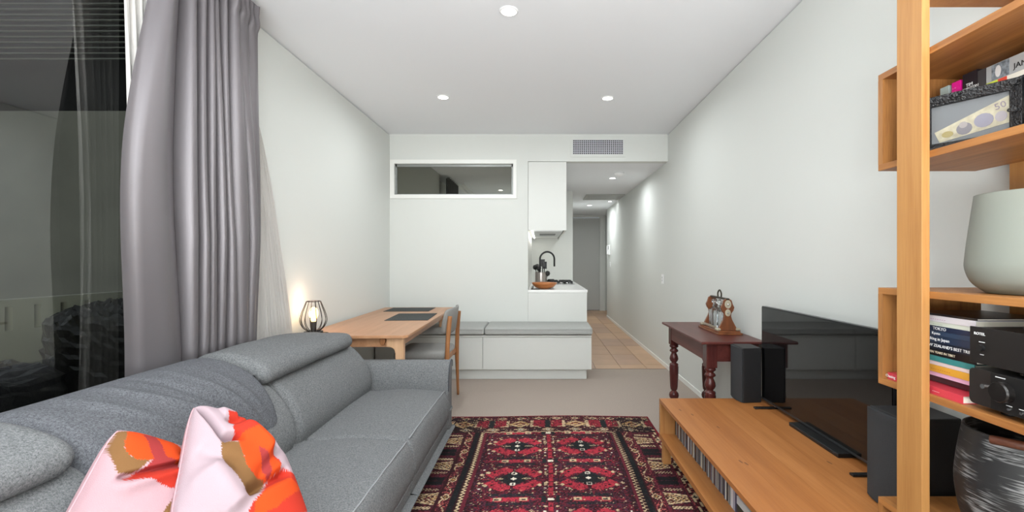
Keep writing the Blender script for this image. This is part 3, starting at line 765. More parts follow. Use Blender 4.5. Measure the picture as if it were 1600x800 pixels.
# =================================================================== PERSIAN RUG (pattern woven as colour, pile as relief)
def make_rug():
    x0, x1, y0, y1 = -0.725, 0.845, 1.30, 3.61
    s_ = 0.0042
    nx = int((x1 - x0) / s_); ny = int((y1 - y0) / s_)
    X, Y = np.meshgrid(np.linspace(x0, x1, nx + 1), np.linspace(y0, y1, ny + 1))
    q = 0.006
    gx, gy = np.round(X / q) * q, np.round(Y / q) * q
    def rn(seed, sc=q):
        a = np.floor(X / sc).astype(int); b = np.floor(Y / sc).astype(int)
        h_ = (a * 73856093 ^ b * 19349663 ^ seed * 83492791) & 0xffffff
        h_ = (h_ * 1103515245 + 12345) & 0x7fffffff
        return (h_ >> 8) % 1000 / 1000.0
    C = {k: np.array(s2l(v)) for k, v in dict(bg=(50, 25, 28), mar=(100, 36, 48), red=(180, 54, 68), rd2=(146, 44, 56), crm=(206, 182, 146), blk=(28, 28, 30), grn=(36, 40, 42), pur=(74, 44, 60), wht=(232, 222, 204), tan=(176, 136, 84), pnk=(190, 100, 92), edge=(130, 28, 44)).items()}
    col = np.zeros(X.shape + (3,)); col[:] = C['bg']
    def put(m, c): col[m] = C[c]
    r1, r2, r3 = rn(1), rn(2), rn(3)
    cx = 0.052
    fx = 0.455; fy1 = 3.265
    fld = (np.abs(gx - cx) < fx) & (gy < fy1)
    # field ground: mottled maroon
    put(fld, 'bg'); put(fld & (r1 < 0.38), 'mar'); put(fld & (r1 > 0.72), 'pur'); put(fld & (r2 > 0.972), 'crm'); put(fld & (r2 < 0.10), 'blk'); put(fld & (r3 > .955), 'rd2')
    P = 0.45
    dx = np.minimum(np.abs(gx - cx - 0.212), np.abs(gx - cx + 0.212))
    ky = np.round((gy - 3.02) / P); dy = np.abs(gy - (3.02 + ky * P)); dys = gy - (3.02 + ky * P)
    # lobes
    def lobe(ax, ay, rx, ry): return ((np.abs(dx - ax) / rx) + (np.abs(dy - ay) / ry) < 1)
    inn = fld
    ring = inn & (lobe(0.055, 0.098, 0.06, 0.045) | lobe(0.118, 0.055, 0.045, 0.045) | lobe(0.09, 0.082, 0.05, 0.03))
    put(inn & ((dx / 0.10 + dy / 0.085) < 1), 'grn'); put(inn & ((dx / 0.10 + dy / 0.085) < 1) & (r1 < .35), 'blk')
    put(ring, 'red'); put(ring & (r1 < .18), 'rd2'); put(ring & (r2 > .86), 'mar'); put(ring & ((dx < 0.010) | (np.abs(dx - 0.112) + np.abs(dy - 0.075) < 0.012)), 'bg'); put(ring & (np.abs(dx - 0.05) + np.abs(dy - 0.135) < 0.012), 'pnk')
    put(inn & (np.abs(dx - 0.15) + np.abs(dy - 0.075) < 0.016), 'crm'); put(inn & (np.abs(dx - 0.115) + np.abs(dy - 0.118) < 0.012) & (r1 > .3), 'crm')
    put(inn & (dx + dy < 0.019), 'wht')
    for (ax, ay) in ((0, 0.062),):
        d = np.hypot(dx - ax, dy - ay); put(inn & (d < 0.020), 'blk'); put(inn & (d < 0.017), 'wht'); put(inn & (d < 0.009), 'grn')
    le = (np.abs(dx - 0.075) / 0.032 + dy / 0.012); put(inn & (le < 1), 'crm'); put(inn & (le < 1) & (np.floor((gx + gy) / 0.007) % 2 == 0), 'grn')
    # sub row between medallion rows
    dy2 = np.abs(np.abs(dys) - P / 2)
    put(inn & (dx < 0.10) & (dy2 < 0.020) & (r1 < .75), 'red'); put(inn & (np.abs(dx - 0.07) < 0.02) & (dy2 < 0.014), 'crm'); put(inn & (np.abs(dx - 0.07) < 0.010) & (dy2 < 0.007), 'grn')
    put(inn & (dx < 0.17) & (dx > 0.10) & (dy2 < 0.010) & (r2 < .6), 'rd2'); put(inn & (dx < 0.12) & (np.abs(dy2 - 0.045) < 0.014) & (r1 < .7), 'grn')
    # scattered cream flecks beside the medallions
    put(inn & (np.abs(dx - 0.185) + np.abs(dy - 0.05) < 0.013), 'crm'); put(inn & (np.abs(dx - 0.182) < 0.006) & (np.abs(dy - 0.11) < 0.006), 'wht')
    # central stem
    cxx = np.abs(gx - cx)
    put(inn & (cxx < 0.011) & (dy2 > 0.035), 'red'); put(inn & (cxx < 0.012) & (dy2 > 0.035) & (r1 < .45), 'rd2'); put(inn & (cxx < 0.012) & (np.abs(((gy / 0.05) % 1) - .5) < .09), 'bg'); put(inn & (cxx < .011) & (r2 > .85), 'mar'); put(inn & (cxx < 0.020) & (dy2 < 0.013), 'wht'); put(inn & (cxx > .022) & (cxx < 0.05) & (dy2 < 0.03), 'grn')
    for k in (0.07, 0.15): put(inn & (np.abs(cxx - 0.030) + np.abs(dy2 - k) < 0.010), 'crm')
    put(fld & (cxx > fx - 0.042) & (r1 < .5), 'bg'); put(fld & (cxx > fx - 0.02), 'mar')
    # wavy cream line closing the field
    put((np.abs(gy - (fy1 + 0.004 + 0.006 * np.sin(gx * 110))) < 0.006) & (cxx < fx), 'crm')
    # side borders
    sx = cxx - fx
    side = (sx >= 0) & (gy < fy1 + 0.01)
    zz = np.abs(((gy / 0.030) % 1) - 0.5) * 2
    put(side & (sx < 0.028), 'bg'); put(side & (np.abs(sx - 0.004 - 0.018 * zz) < 0.0055), 'crm')
    put(side & (sx > 0.030) & (sx < 0.062), 'blk'); put(side & (sx > 0.034) & (sx < .058) & (r1 < .2), 'grn')
    Q = 0.38
    def panel(m, u, vv, hw):    # u across 0..1, vv along -0.5..0.5 in metres
        pass
    inner = side & (sx > 0.066) & (sx < 0.125)
    v1 = gy / (Q / 2); t1 = (v1 % 1)
    put(inner & (r1 < .35), 'mar'); put(inner & (r2 > .9), 'pnk')
    zc = 0.095 + 0.018 * np.sin(gy * 2 * PI / (Q / 2)); put(inner & (np.abs(sx - zc) < 0.0035) & (r1 < .7), 'crm')
    fl = (np.abs(sx - 0.095) / 0.026 + np.abs(t1 - 0.5) * (Q / 2) / 0.034); put(inner & (fl < 1) & (r1 < .85), 'crm'); put(inner & (fl < 0.7), 'bg'); put(inner & (fl < .35), 'tan')
    put(side & (sx > 0.126) & (sx < 0.131), 'mar')
    main = side & (sx > 0.133) & (sx < 0.262)
    mx_ = (sx - 0.197) / 0.062
    t2 = ((gy - 3.12) / Q); k2 = np.round(t2); e = (gy - 3.12) - k2 * Q
    put(main & (r1 < .30), 'mar'); put(main & (r2 < .12), 'pur')
    leaf = main & (np.abs(mx_) < 0.95) & (np.abs(e) < 0.058 * (1 - 0.5 * np.clip(mx_ * 0.5 + .5, 0, 1)))
    che = np.floor((gx * np.sign(gx - cx) * 0.9 + np.abs(e) * 1.1) / 0.0125) % 2 == 0
    put(leaf, 'bg'); put(leaf & che & (r3 < .85), 'crm'); put(leaf & (r1 < .22), 'tan'); put(leaf & (r2 < .12), 'mar')
    put(main & (np.abs(np.abs(e) - 0.058 * (1 - 0.5 * np.clip(mx_ * .5 + .5, 0, 1))) < 0.004) & (np.abs(mx_) < .95), 'crm')
    comb = main & (np.abs(np.abs(e) - 0.090) < 0.012) & (np.abs(mx_) < 0.8) & (np.floor((gx + np.abs(e)) / 0.009) % 2 == 0); put(comb, 'crm')
    put(main & (np.abs(np.abs(e) - 0.165) < 0.022) & (np.abs(mx_) < 0.85), 'blk'); put(main & (np.abs(np.abs(e) - 0.128) < 0.009) & (r1 < .6), 'mar')
    put(side & (sx > 0.264) & (sx < 0.269), 'mar')
    out = side & (sx > 0.270) & (sx < 0.318)
    put(out & (r1 < .3), 'mar'); put(out & (r2 > .88), 'pnk')
    zo = 0.294 + 0.012 * np.sign(np.sin(gy * 2 * PI / 0.095)); put(out & (np.abs(sx - zo) < 0.0055), 'crm')
    fo = (np.abs(sx - 0.294) / 0.022 + np.abs(((gy / 0.19) % 1) - .5) * 0.19 / 0.03); put(out & (fo < 1), 'crm'); put(out & (fo < .6), 'grn')
    put(side & (sx >= 0.318), 'edge')
    # end border
    ex = gy - fy1
    end = ex > 0.012
    put(end, 'bg'); put(end & (r1 < .34), 'mar'); put(end & (r2 > .93), 'crm'); put(end & (r3 < .08), 'pur')
    b1 = end & (ex < 0.09)
    f1 = (np.abs(((gx - cx) / 0.20 + .5) % 1 - .5) * 0.20 / 0.05 + np.abs(ex - 0.05) / 0.030); put(b1 & (f1 < 1), 'crm'); put(b1 & (f1 < .62), 'blk'); put(b1 & (f1 < .3), 'wht')
    put(b1 & (np.abs(ex - 0.05) < .012) & (f1 > 1.15) & (r1 < .6), 'grn')
    b2 = end & (ex > 0.10) & (ex < 0.235)
    tt = ((gx - cx) / 0.42 + 0.5) % 1 - 0.5; ax_ = np.abs(np.abs(tt) * 0.42 - 0.21)
    dd = (ax_ / 0.085 + np.abs(ex - 0.16) / 0.07)
    put(b2 & (np.abs(np.abs(tt) * .42 - .075) < .05) & (r1 < .8), 'rd2'); put(b2 & (np.abs(np.abs(tt) * .42 - .12) < .012) & (r1 < .7), 'crm')
    put(b2 & (dd < 1) , 'tan'); put(b2 & (dd < 1) & (r2 < .45), 'crm'); put(b2 & (dd < .55), 'mar'); put(b2 & (dd < .3), 'tan'); put(b2 & (np.abs(tt) * 0.42 < 0.018), 'grn')
    wing = np.abs((ex - 0.10) - 0.05 * np.clip(1 - ax_ / 0.15, 0, 1)); put(b2 & (wing < 0.005) & (ax_ < 0.14), 'crm')
    b3 = end & (ex > 0.24) & (ex < 0.32)
    f3 = (np.abs(((gx - cx + .07) / 0.14 + .5) % 1 - .5) * 0.14 / 0.034 + np.abs(ex - 0.28) / 0.026); put(b3 & (f3 < 1), 'crm'); put(b3 & (f3 < .6), 'blk')
    put(b3 & (f3 > 1.1) & (f3 < 1.35) & (r1 < .5), 'pnk'); put(end & (np.abs(ex - 0.095) < 0.003), 'blk'); put(end & (np.abs(ex - 0.237) < 0.003), 'blk')
    put(ex > 0.325, 'edge'); put((ex > 0.325) & (r1 < .5), 'mar')
    put(cxx > fx + 0.320, 'edge')
    # far corners are darker blocks
    cor = end & (cxx > fx + 0.03) & (ex < 0.30); put(cor & (r1 < .35), 'blk')
    col *= (0.72 + 0.42 * rn(21, 0.0042) + 0.10 * np.sin(Y * 9 + 2 * np.sin(X * 5)))[..., None]
    col[(rn(33) < 0.05)] = C['bg']
    Z = 0.011 + 0.0010 * rn(9, 0.0042) + 0.0018 * np.sin(X * 3 + 1) * np.sin(Y * 2.2)
    edge = (X <= x0 + 1e-6) | (X >= x1 - 1e-6) | (Y <= y0 + 1e-6) | (Y >= y1 - 1e-6)
    Z[edge] = 0.001
    # slightly wavy outline
    Xw = X + 0.004 * np.sin(Y * 5.1); Yw = Y + 0.010 * np.sin(X * 4.2 + 0.6)
    W, H = nx + 1, ny + 1
    V = np.stack([Xw, Yw, Z], -1).reshape(-1, 3).astype(np.float32)
    ii = (np.arange(ny)[:, None] * W + np.arange(nx)[None]).reshape(-1)
    F = np.stack([ii, ii + 1, ii + W + 1, ii + W], 1).astype(np.int32)
    me = bpy.data.meshes.new('rug')
    me.vertices.add(len(V)); org = np.array([0.06, 2.455, 0.0], np.float32)
    me.vertices.foreach_set('co', (V - org).ravel())
    me.loops.add(len(F) * 4); me.loops.foreach_set('vertex_index', F.ravel())
    me.polygons.add(len(F)); me.polygons.foreach_set('loop_start', np.arange(0, len(F) * 4, 4, dtype=np.int32)); me.polygons.foreach_set('loop_total', np.full(len(F), 4, np.int32))
    me.update(calc_edges=True)
    set_cols(me, col.reshape(-1, 3))
    me.materials.append(vcol_mat('woven_wool', 0.95, (700, 0.6), 0.0))
    o = bpy.data.objects.new('rug', me); o.location = (0.06, 2.455, 0.001); COL.objects.link(o)
    o['label'] = 'dark red patterned Persian rug with cream borders on the beige carpet'; o['category'] = 'rug'
make_rug()

# =================================================================== DINING TABLE, MATS, LAMP
TZ = 0.725
tb = thing('dining_table', 'pale oak rectangular dining table behind the sofa against the left wall', 'table', (-1.69, 3.13, 0), math.radians(1.5))
tw_, tl_ = 0.76, 1.94
c = 0.012
part('tabletop', MB().prism([(c, 0), (tw_ - 0.03, 0), (tw_, 0.03), (tw_, tl_ - c), (tw_ - c, tl_), (c, tl_), (0, tl_ - c), (0, c)], 'Z', TZ - 0.022, TZ), OAKT, tb, local=True, bevel=0.004)
part('apron', MB().box(0.06, tw_ - 0.07, 0.075, 0.097, TZ - 0.092, TZ - 0.022), OAKT, tb, local=True)
part('apron', MB().box(0.06, tw_ - 0.07, tl_ - 0.30, tl_ - 0.28, TZ - 0.092, TZ - 0.022), OAKT, tb, local=True)
part('apron', MB().box(0.065, 0.087, 0.09, tl_ - 0.28, TZ - 0.092, TZ - 0.022), OAKT, tb, local=True)
part('apron', MB().box(tw_ - 0.087, tw_ - 0.065, 0.09, tl_ - 0.28, TZ - 0.092, TZ - 0.022), OAKT, tb, local=True)
def tleg(x, y, sx):
    # leg with a rounded shoulder running into the apron
    poly = [(0, 0), (0.052, 0), (0.060, TZ - 0.022), (-0.06, TZ - 0.022), (-0.06, TZ - 0.092), (-0.03, TZ - 0.094), (-0.008, TZ - 0.108), (0.0, TZ - 0.135)]
    poly = [(x + sx * p[0], p[1]) for p in poly]
    return MB().prism(poly, 'Y', y, y + 0.05)
OAKTZ = wood('pale_oak_leg', (226, 184, 146), (206, 160, 122), 'Z', 0.8, rough=0.4)
for (x, sx) in ((tw_ - 0.10, 1), (0.10, -1)):
    for y_ in (0.06, tl_ - 0.32):
        part('leg', tleg(x, y_, sx), OAKTZ, tb, local=True, bevel=0.006)
part('table_latch', MB().prism([(a, TZ - 0.022 + b_) for a, b_ in ((0.555, 0.0), (0.595, 0.0), (0.595, -0.03), (0.585, -0.055), (0.565, -0.055), (0.555, -0.03))], 'Y', 0.045, 0.072), OAKC, tb, local=True, bevel=0.004)
SLATE = mat('placemat_dark', (62, 66, 66), 0.8, bump=(500, 0.5))
def placemat(cx, cy, sx, sy, rz, label):
    t = single('placemat', MB().box(-sx / 2, sx / 2, -sy / 2, sy / 2, 0, 0.003), SLATE, label, 'placemat', group='dark placemats on the dining table')
    t.location = (cx, cy, TZ + 0.0005); t.rotation_euler = (0, 0, rz)
placemat(-1.19, 4.20, 0.37, 0.52, math.radians(4), 'dark placemat on the dining table, nearer one in front of the chair')
placemat(-1.39, 4.83, 0.46, 0.36, math.radians(2), 'dark placemat at the far end of the dining table')
# cage lamp
lx, ly = -1.640, 3.275
lamp = thing('table_lamp', 'small black wire cage lamp with a glowing bulb on the table corner', 'lamp', (lx, ly, TZ + 0.001))
WIRE = mat('lamp_wire', (52, 50, 52), 0.4, metal=0.6)
zb = TZ + 0.001
part('lamp_base', MB().lathe([(0.001, 0), (0.062, 0), (0.064, 0.004), (0.062, 0.010), (0.001, 0.012)], lx, ly, 32, zb, closed=True), WIRE, lamp, smooth=True, angle=0.7)
prof = catmull([(0.040, 0.012), (0.070, 0.040), (0.088, 0.085), (0.080, 0.135), (0.062, 0.185), (0.047, 0.225)], 24, False)
for k in range(14):
    a = 2 * PI * k / 14
    part('cage_wire', MB().tube([(lx + r_ * math.cos(a), ly + r_ * math.sin(a), zb + z_) for r_, z_ in prof], 0.0024, 5), WIRE, lamp, smooth=True)
for r_, z_ in ((0.047, 0.225), (0.040, 0.012)):
    part('cage_ring', MB().tube([(lx + r_ * math.cos(a), ly + r_ * math.sin(a), zb + z_) for a in np.linspace(0, 2 * PI, 28, endpoint=False)], 0.0028, 5, closed=True), WIRE, lamp, smooth=True)
part('socket', MB().lathe([(0.001, 0.012), (0.019, 0.012), (0.019, 0.072), (0.016, 0.078), (0.001, 0.078)], lx, ly, 20, zb, closed=True), mat('socket_dark', (40, 36, 34), 0.5), lamp, smooth=True, angle=0.7)
bulbm = bpy.data.materials.new('bulb_glow'); bulbm.use_nodes = True
bb_ = bulbm.node_tree.nodes['Principled BSDF']; bb_.inputs['Base Color'].default_value = (1, .7, .3, 1)
bb_.inputs['Emission Color'].default_value = (1, 0.62, 0.18, 1); bb_.inputs['Emission Strength'].default_value = 5
part('bulb', MB().lathe([(0.001, 0.078), (0.014, 0.080), (0.020, 0.098), (0.031, 0.125), (0.032, 0.145), (0.024, 0.168), (0.012, 0.180), (0.001, 0.182)], lx, ly, 24, zb), bulbm, lamp, smooth=True)
part('filament', MB().lathe([(0.001, 0.115), (0.016, 0.12), (0.016, 0.155), (0.001, 0.16)], lx, ly - 0.02, 14, zb), glow('filament_glow', (255, 236, 180), 30), lamp, smooth=True)
ld = bpy.data.lights.new('bulb_light', 'POINT'); ld.energy = 1.2; ld.color = (1, 0.70, 0.52); ld.shadow_soft_size = 0.03
lo = bpy.data.objects.new('bulb_light', ld); lo.location = (lx, ly, zb + 0.215); COL.objects.link(lo)
part('cord', MB().tube(catmull([(lx + 0.06, ly - 0.01, zb + 0.004), (lx + 0.12, ly - 0.03, zb + 0.004), (lx + 0.17, ly - 0.12, zb + 0.004), (lx + 0.20, ly - 0.175, zb + 0.006), (lx + 0.205, ly - 0.205, zb - 0.02), (lx + 0.20, ly - 0.20, zb - 0.2), (lx + 0.16, ly - 0.14, 0.02), (lx - 0.02, ly + 0.0, 0.008)], 60, False), 0.0028, 6), BLACK, lamp, smooth=True)

# =================================================================== DINING CHAIR
ch = thing('dining_chair', 'oak dining chair with grey upholstered seat and curved back at the table', 'chair', (-0.98, 4.0, 0))
GUP = mat('grey_upholstery', (150, 149, 146), 0.9, bump=(600, 0.4), vary=(260, 0.12))
def P3(*a): return [Vector(p) for p in a]
seatp = [(-0.25, -0.21), (-0.15, -0.235), (0.05, -0.225), (0.175, -0.205), (0.185, 0), (0.175, 0.205), (0.05, 0.225), (-0.15, 0.235), (-0.25, 0.21), (-0.265, 0)]
sp = catmull(seatp, 60)
mb = MB(); R = []
for sc_, z_ in ((0.90, 0.415), (0.985, 0.425), (1.0, 0.44), (0.985, 0.458), (0.93, 0.470), (0.6, 0.474), (0.2, 0.472)):
    R.append([(p[0] * sc_, p[1] * sc_, z_ + (0.012 * (p[1] / 0.23) ** 2 if z_ > 0.45 else 0)) for p in sp])
n_ = len(sp); mb.v = [q for r_ in R for q in r_]
mb.f = [(i * n_ + k, i * n_ + (k + 1) % n_, (i + 1) * n_ + (k + 1) % n_, (i + 1) * n_ + k) for i in range(len(R) - 1) for k in range(n_)] + [tuple(range(n_))[::-1], tuple((len(R) - 1) * n_ + k for k in range(n_))]
mb.mi = [0] * len(mb.f)
part('seat', mb, GUP, ch, smooth=True, local=True)
# curved backrest
mb = MB(); NB = 20; rows_ = []
for j in range(NB + 1):
    t_ = -1 + 2 * j / NB
    yb = 0.238 * t_
    xb = 0.165 + 0.045 * (1 - t_ * t_) - 0.006
    hh = 0.105 * (1 - 0.12 * abs(t_) ** 6) * (1 if abs(t_) < .98 else 0.94)
    sec = [(xb - 0.012 + 0.0, 0.735 - hh), (xb + 0.006, 0.735 - hh - 0.006), (xb + 0.016, 0.735 - hh + 0.012), (xb + 0.040, 0.735 + hh - 0.012), (xb + 0.036, 0.735 + hh + 0.004), (xb + 0.022, 0.735 + hh), (xb - 0.002, 0.735)]
    rows_.append([(p[0], yb, p[1]) for p in sec])
m_ = 7; mb.v = [q for r_ in rows_ for q in r_]
mb.f = [(i * m_ + k, i * m_ + (k + 1) % m_, (i + 1) * m_ + (k + 1) % m_, (i + 1) * m_ + k) for i in range(NB) for k in range(m_)] + [tuple(range(m_)), tuple(NB * m_ + k for k in range(m_))]
mb.mi = [0] * len(mb.f)
part('backrest', mb, GUP, ch, smooth=True, local=True)
for sy in (-1, 1):
    part('rear_leg', MB().tube(catmull([(0.205, sy * 0.232, 0.0), (0.198, sy * 0.226, 0.25), (0.196, sy * 0.220, 0.43), (0.204, sy * 0.212, 0.62), (0.218, sy * 0.205, 0.78)], 32, False), [0.011 + 0.008 * min(1, i / 14) for i in range(33)], 10), OAKC, ch, smooth=True, local=True)
    part('front_leg', MB().tube([(-0.235, sy * 0.205, 0.0), (-0.215, sy * 0.195, 0.25), (-0.205, sy * 0.19, 0.42)], [0.011, 0.015, 0.018], 10), OAKC, ch, smooth=True, local=True)
    part('side_rail', MB().box(-0.20, 0.18, sy * 0.20 - 0.010, sy * 0.20 + 0.010, 0.375, 0.415), OAKC, ch, local=True, bevel=0.004)
part('rear_rail', MB().box(0.172, 0.192, -0.21, 0.21, 0.40, 0.445), OAKC, ch, local=True, bevel=0.004)
part('front_rail', MB().box(-0.21, -0.19, -0.19, 0.19, 0.375, 0.415), OAKC, ch, local=True, bevel=0.004)

# =================================================================== BENCH WITH CUSHIONS
YF = 4.74
bn = thing('storage_bench', 'white built-in storage bench along the back wall', 'bench', (-0.6, YF, 0))
part('carcass', MB().box(XL + 0.012, 0.519, YF + 0.018, YB - 0.001, 0.112, 0.452), CAB, bn)
part('toe_kick', MB().box(XL + 0.012, 0.475, YF + 0.05, YB - 0.001, 0.0, 0.112), CAB, bn)
part('bench_top', MB().box(XL + 0.012, 0.523, YF - 0.004, YB - 0.001, 0.452, 0.466), CAB, bn, bevel=0.0015)
for a, b_ in ((XL + 0.014, -0.615), (-0.609, 0.522)):
    part('drawer_front', MB().box(a, b_, YF, YF + 0.018, 0.110, 0.447), CAB, bn, bevel=0.002)
GB = mat('bench_cushion_grey', (176, 177, 174), 0.95, bump=(500, 0.5), vary=(220, 0.10))
def bcush(x0, x1, label):
    pr = [(YF - 0.012, .475), (YF - 0.022, .51), (YF - 0.005, .545), (YF + .10, .552), (YF + .30, .552), (YB - .03, .548), (YB - 0.012, .51), (YB - .03, .473), (YF + .1, .469)]
    t = thing('bench_cushion', label, 'cushion', ((x0 + x1) / 2, YF, 0.468), group='grey cushions on the white bench')
    part('pad', loft('X', pr, x0 + 0.002, x1 - 0.002, 0.02, m=72, n=12), GB, t, smooth=True)
    for (yy_, zz_) in ((YF - 0.020, .531),):
        part('piping', MB().tube([(x0 + 0.02, yy_, zz_), (x1 - 0.02, yy_, zz_)], 0.003, 6), GB, t, smooth=True)
bcush(XL + 0.015, -0.595, 'grey bench cushion, left one running behind the dining table')
bcush(-0.593, 0.532, 'grey bench cushion, right one in front of the kitchen counter')

# =================================================================== KITCHEN
CX = 0.523
kc = thing('kitchen_cabinet', 'white handleless kitchen base cabinet run at the hall entrance', 'cabinet', (0.18, 6.2, 0))
part('carcass', MB().box(KX + 0.001, CX - 0.02, YB + 0.02, 7.429, 0.10, 0.879), CAB, kc)
part('end_panel', MB().box(KX + 0.002, CX, YB - 0.004, YB + 0.019, 0, 0.879), CAB, kc, bevel=0.001)
part('toe_kick', MB().box(KX + 0.001, CX - 0.06, YB + 0.02, 7.429, 0.0, 0.10), CABD, kc)
for i in range(4):
    a = YB + 0.022 + i * 0.5425
    part('door', MB().box(CX - 0.02, CX - 0.001, a + 0.002, a + 0.5395, 0.105, 0.86), CAB, kc, bevel=0.001)
single('worktop', MB().box(KX + 0.001, CX + 0.008, YB - 0.008, 7.43, 0.879, 0.909), mat('worktop_white', (236, 236, 234), 0.2), 'white stone worktop on the kitchen cabinets', 'worktop', bevel=0.002)
uc = thing('upper_cabinet', 'white wall cabinet with range hood above the worktop', 'cabinet', (0.07, 6.2, 1.59))
UX = 0.287
part('carcass', MB().box(KX + 0.001, UX - 0.018, YB + 0.02, 7.42, 1.612, ZH - 0.001), CAB, uc)
part('end_panel', MB().box(KX + 0.004, UX, YB - 0.006, YB + 0.019, 1.593, ZH - 0.006), CAB, uc, bevel=0.001)
for i in range(4):
    a = YB + 0.022 + i * 0.5425
    part('door', MB().box(UX - 0.018, UX, a + 0.002, a + 0.5395, 1.593, ZH - 0.006), CAB, uc, bevel=0.001)
part('hood', MB().box(KX + 0.06, UX - 0.03, 5.5, 6.7, 1.600, 1.612), mat('hood_steel', (190, 192, 192), 0.35, metal=0.6), uc)
part('hood_filter', MB().box(KX + 0.13, UX - 0.10, 6.0, 6.35, 1.597, 1.600), mat('filter_dark', (96, 98, 98), 0.5), uc)
part('light_strip', MB().box(KX + 0.035, KX + 0.05, 5.35, 7.3, 1.600, 1.612), glow('strip_glow', (255, 253, 246), 6), uc)
part('gasket', MB().box(UX - 0.028, UX - 0.02, 5.3, 7.3, 1.604, 1.612), CABD, uc)
area('strip_lamp', (KX + 0.045, 6.3, 1.59), (0, 0, 0), 0.02, 1.9, 2.5, (1.0, 0.97, 0.92))
# tap
tp = thing('kitchen_tap', 'matt black gooseneck kitchen tap on the worktop', 'tap', (-0.02, 6.35, 0.909))
pth = [(-0.02, 6.35, 0.909), (-0.02, 6.35, 1.20)]
for k in range(13):
    a = PI - PI * k / 12
    pth.append((0.08 + 0.10 * math.cos(a), 6.35, 1.27 + 0.10 * math.sin(a)))
pth += [(0.18, 6.35, 1.20), (0.18, 6.35, 1.165)]
part('spout', MB().tube(pth, 0.0125, 12), BLACK, tp, smooth=True)
part('tap_base', MB().lathe([(0.001, 0), (0.026, 0), (0.024, 0.03), (0.018, 0.05), (0.001, 0.05)], -0.02, 6.35, 20, 0.909), BLACK, tp, smooth=True)
part('lever', MB().tube([(-0.02, 6.35, 0.99), (-0.02, 6.28, 1.02)], 0.007, 8), BLACK, tp, smooth=True)
# hob
hb = thing('gas_hob', 'black gas hob with cast iron grates set in the worktop', 'hob', (0.27, 6.9, 0.909))
part('hob_plate', MB().box(0.06, 0.47, 6.45, 7.15, 0.909, 0.916), mat('hob_steel', (150, 152, 152), 0.3, metal=0.8), hb, bevel=0.003)
for i in range(2):
    for j in range(2):
        gx_, gy_ = 0.16 + 0.20 * i, 6.64 + 0.34 * j
        bu = part('burner', MB().lathe([(0.001, 0), (0.045, 0), (0.045, 0.014), (0.03, 0.020), (0.001, 0.020)], gx_, gy_, 18, 0.916), BLACK, hb)
        g_ = MB()
        for k in range(3):
            g_.box(gx_ - 0.09, gx_ + 0.09, gy_ - 0.09 + k * 0.085, gy_ - 0.08 + k * 0.085, 0.938, 0.950)
            g_.box(gx_ - 0.09 + k * 0.085, gx_ - 0.08 + k * 0.085, gy_ - 0.09, gy_ + 0.09, 0.938, 0.950)
        for dx_ in (-0.09, 0.08):
            for dy_ in (-0.09, 0.08): g_.box(gx_ + dx_, gx_ + dx_ + 0.01, gy_ + dy_, gy_ + dy_ + 0.01, 0.916, 0.94)
        part('grate', g_, BLACK, hb)
for k in range(4):
    part('knob', MB().lathe([(0.001, 0), (0.016, 0), (0.014, 0.02), (0.001, 0.02)], 0.11 + k * 0.085, 6.49, 14, 0.916), CHROME, hb, smooth=True)
# utensil crock
uy = 5.95; ux = -0.005
cr = thing('utensil_holder', 'steel utensil holder full of black kitchen tools behind the wooden bowl', 'utensil holder', (ux, uy, 0.909))
STEEL = mat('brushed_steel', (172, 164, 160), 0.28, metal=0.85)
part('holder_body', MB().lathe([(0.001, 0), (0.078, 0), (0.078, 0.185), (0.074, 0.185), (0.074, 0.01), (0.001, 0.01)], ux, uy, 32, 0.909), STEEL, cr, smooth=True, angle=0.7)
tools = [(-0.03, 0.0, -0.075, 0.01, 'spoon'), (-0.01, 0.03, -0.05, 0.02, 'spoon'), (0.02, 0.01, 0.02, 0.0, 'turner'), (0.0, -0.03, -0.03, -0.04, 'whisk'), (0.035, 0.02, 0.045, 0.03, 'turner'), (0.045, -0.02, 0.085, -0.02, 'spoon')]
for i, (ax_, ay_, bx_, by_, kd) in enumerate(tools):
    h_ = [0.25, 0.26, 0.30, 0.24, 0.27, 0.17][i]
    a_ = Vector((ux + ax_, uy + ay_, 0.93)); b_ = Vector((ux + bx_, uy + by_, 0.909 + h_))
    tl2 = thing('kitchen_tool', ['black ladle leaning left in the steel utensil holder', 'black serving spoon at the back left of the utensil holder', 'black slotted turner standing tallest in the utensil holder', 'black whisk at the front of the utensil holder', 'black spatula at the right of the utensil holder', 'short black scoop leaning over the right rim of the holder'][i], 'utensil', tuple(a_), group='tools in the utensil holder')
    part('handle', MB().tube([a_, b_], 0.006, 8), BLACK, tl2, smooth=True)
    if kd == 'turner':
        part('blade', MB().box(b_.x - 0.03, b_.x + 0.03, b_.y - 0.004, b_.y + 0.004, b_.z - 0.04, b_.z + 0.055), BLACK, tl2, bevel=0.003)
    else:
        part('bowl_end', MB().lathe([(0.002, -0.035), (0.024, -0.025), (0.034, 0.0), (0.026, 0.025), (0.002, 0.035)], b_.x, b_.y, 16, b_.z), BLACK, tl2, smooth=True)
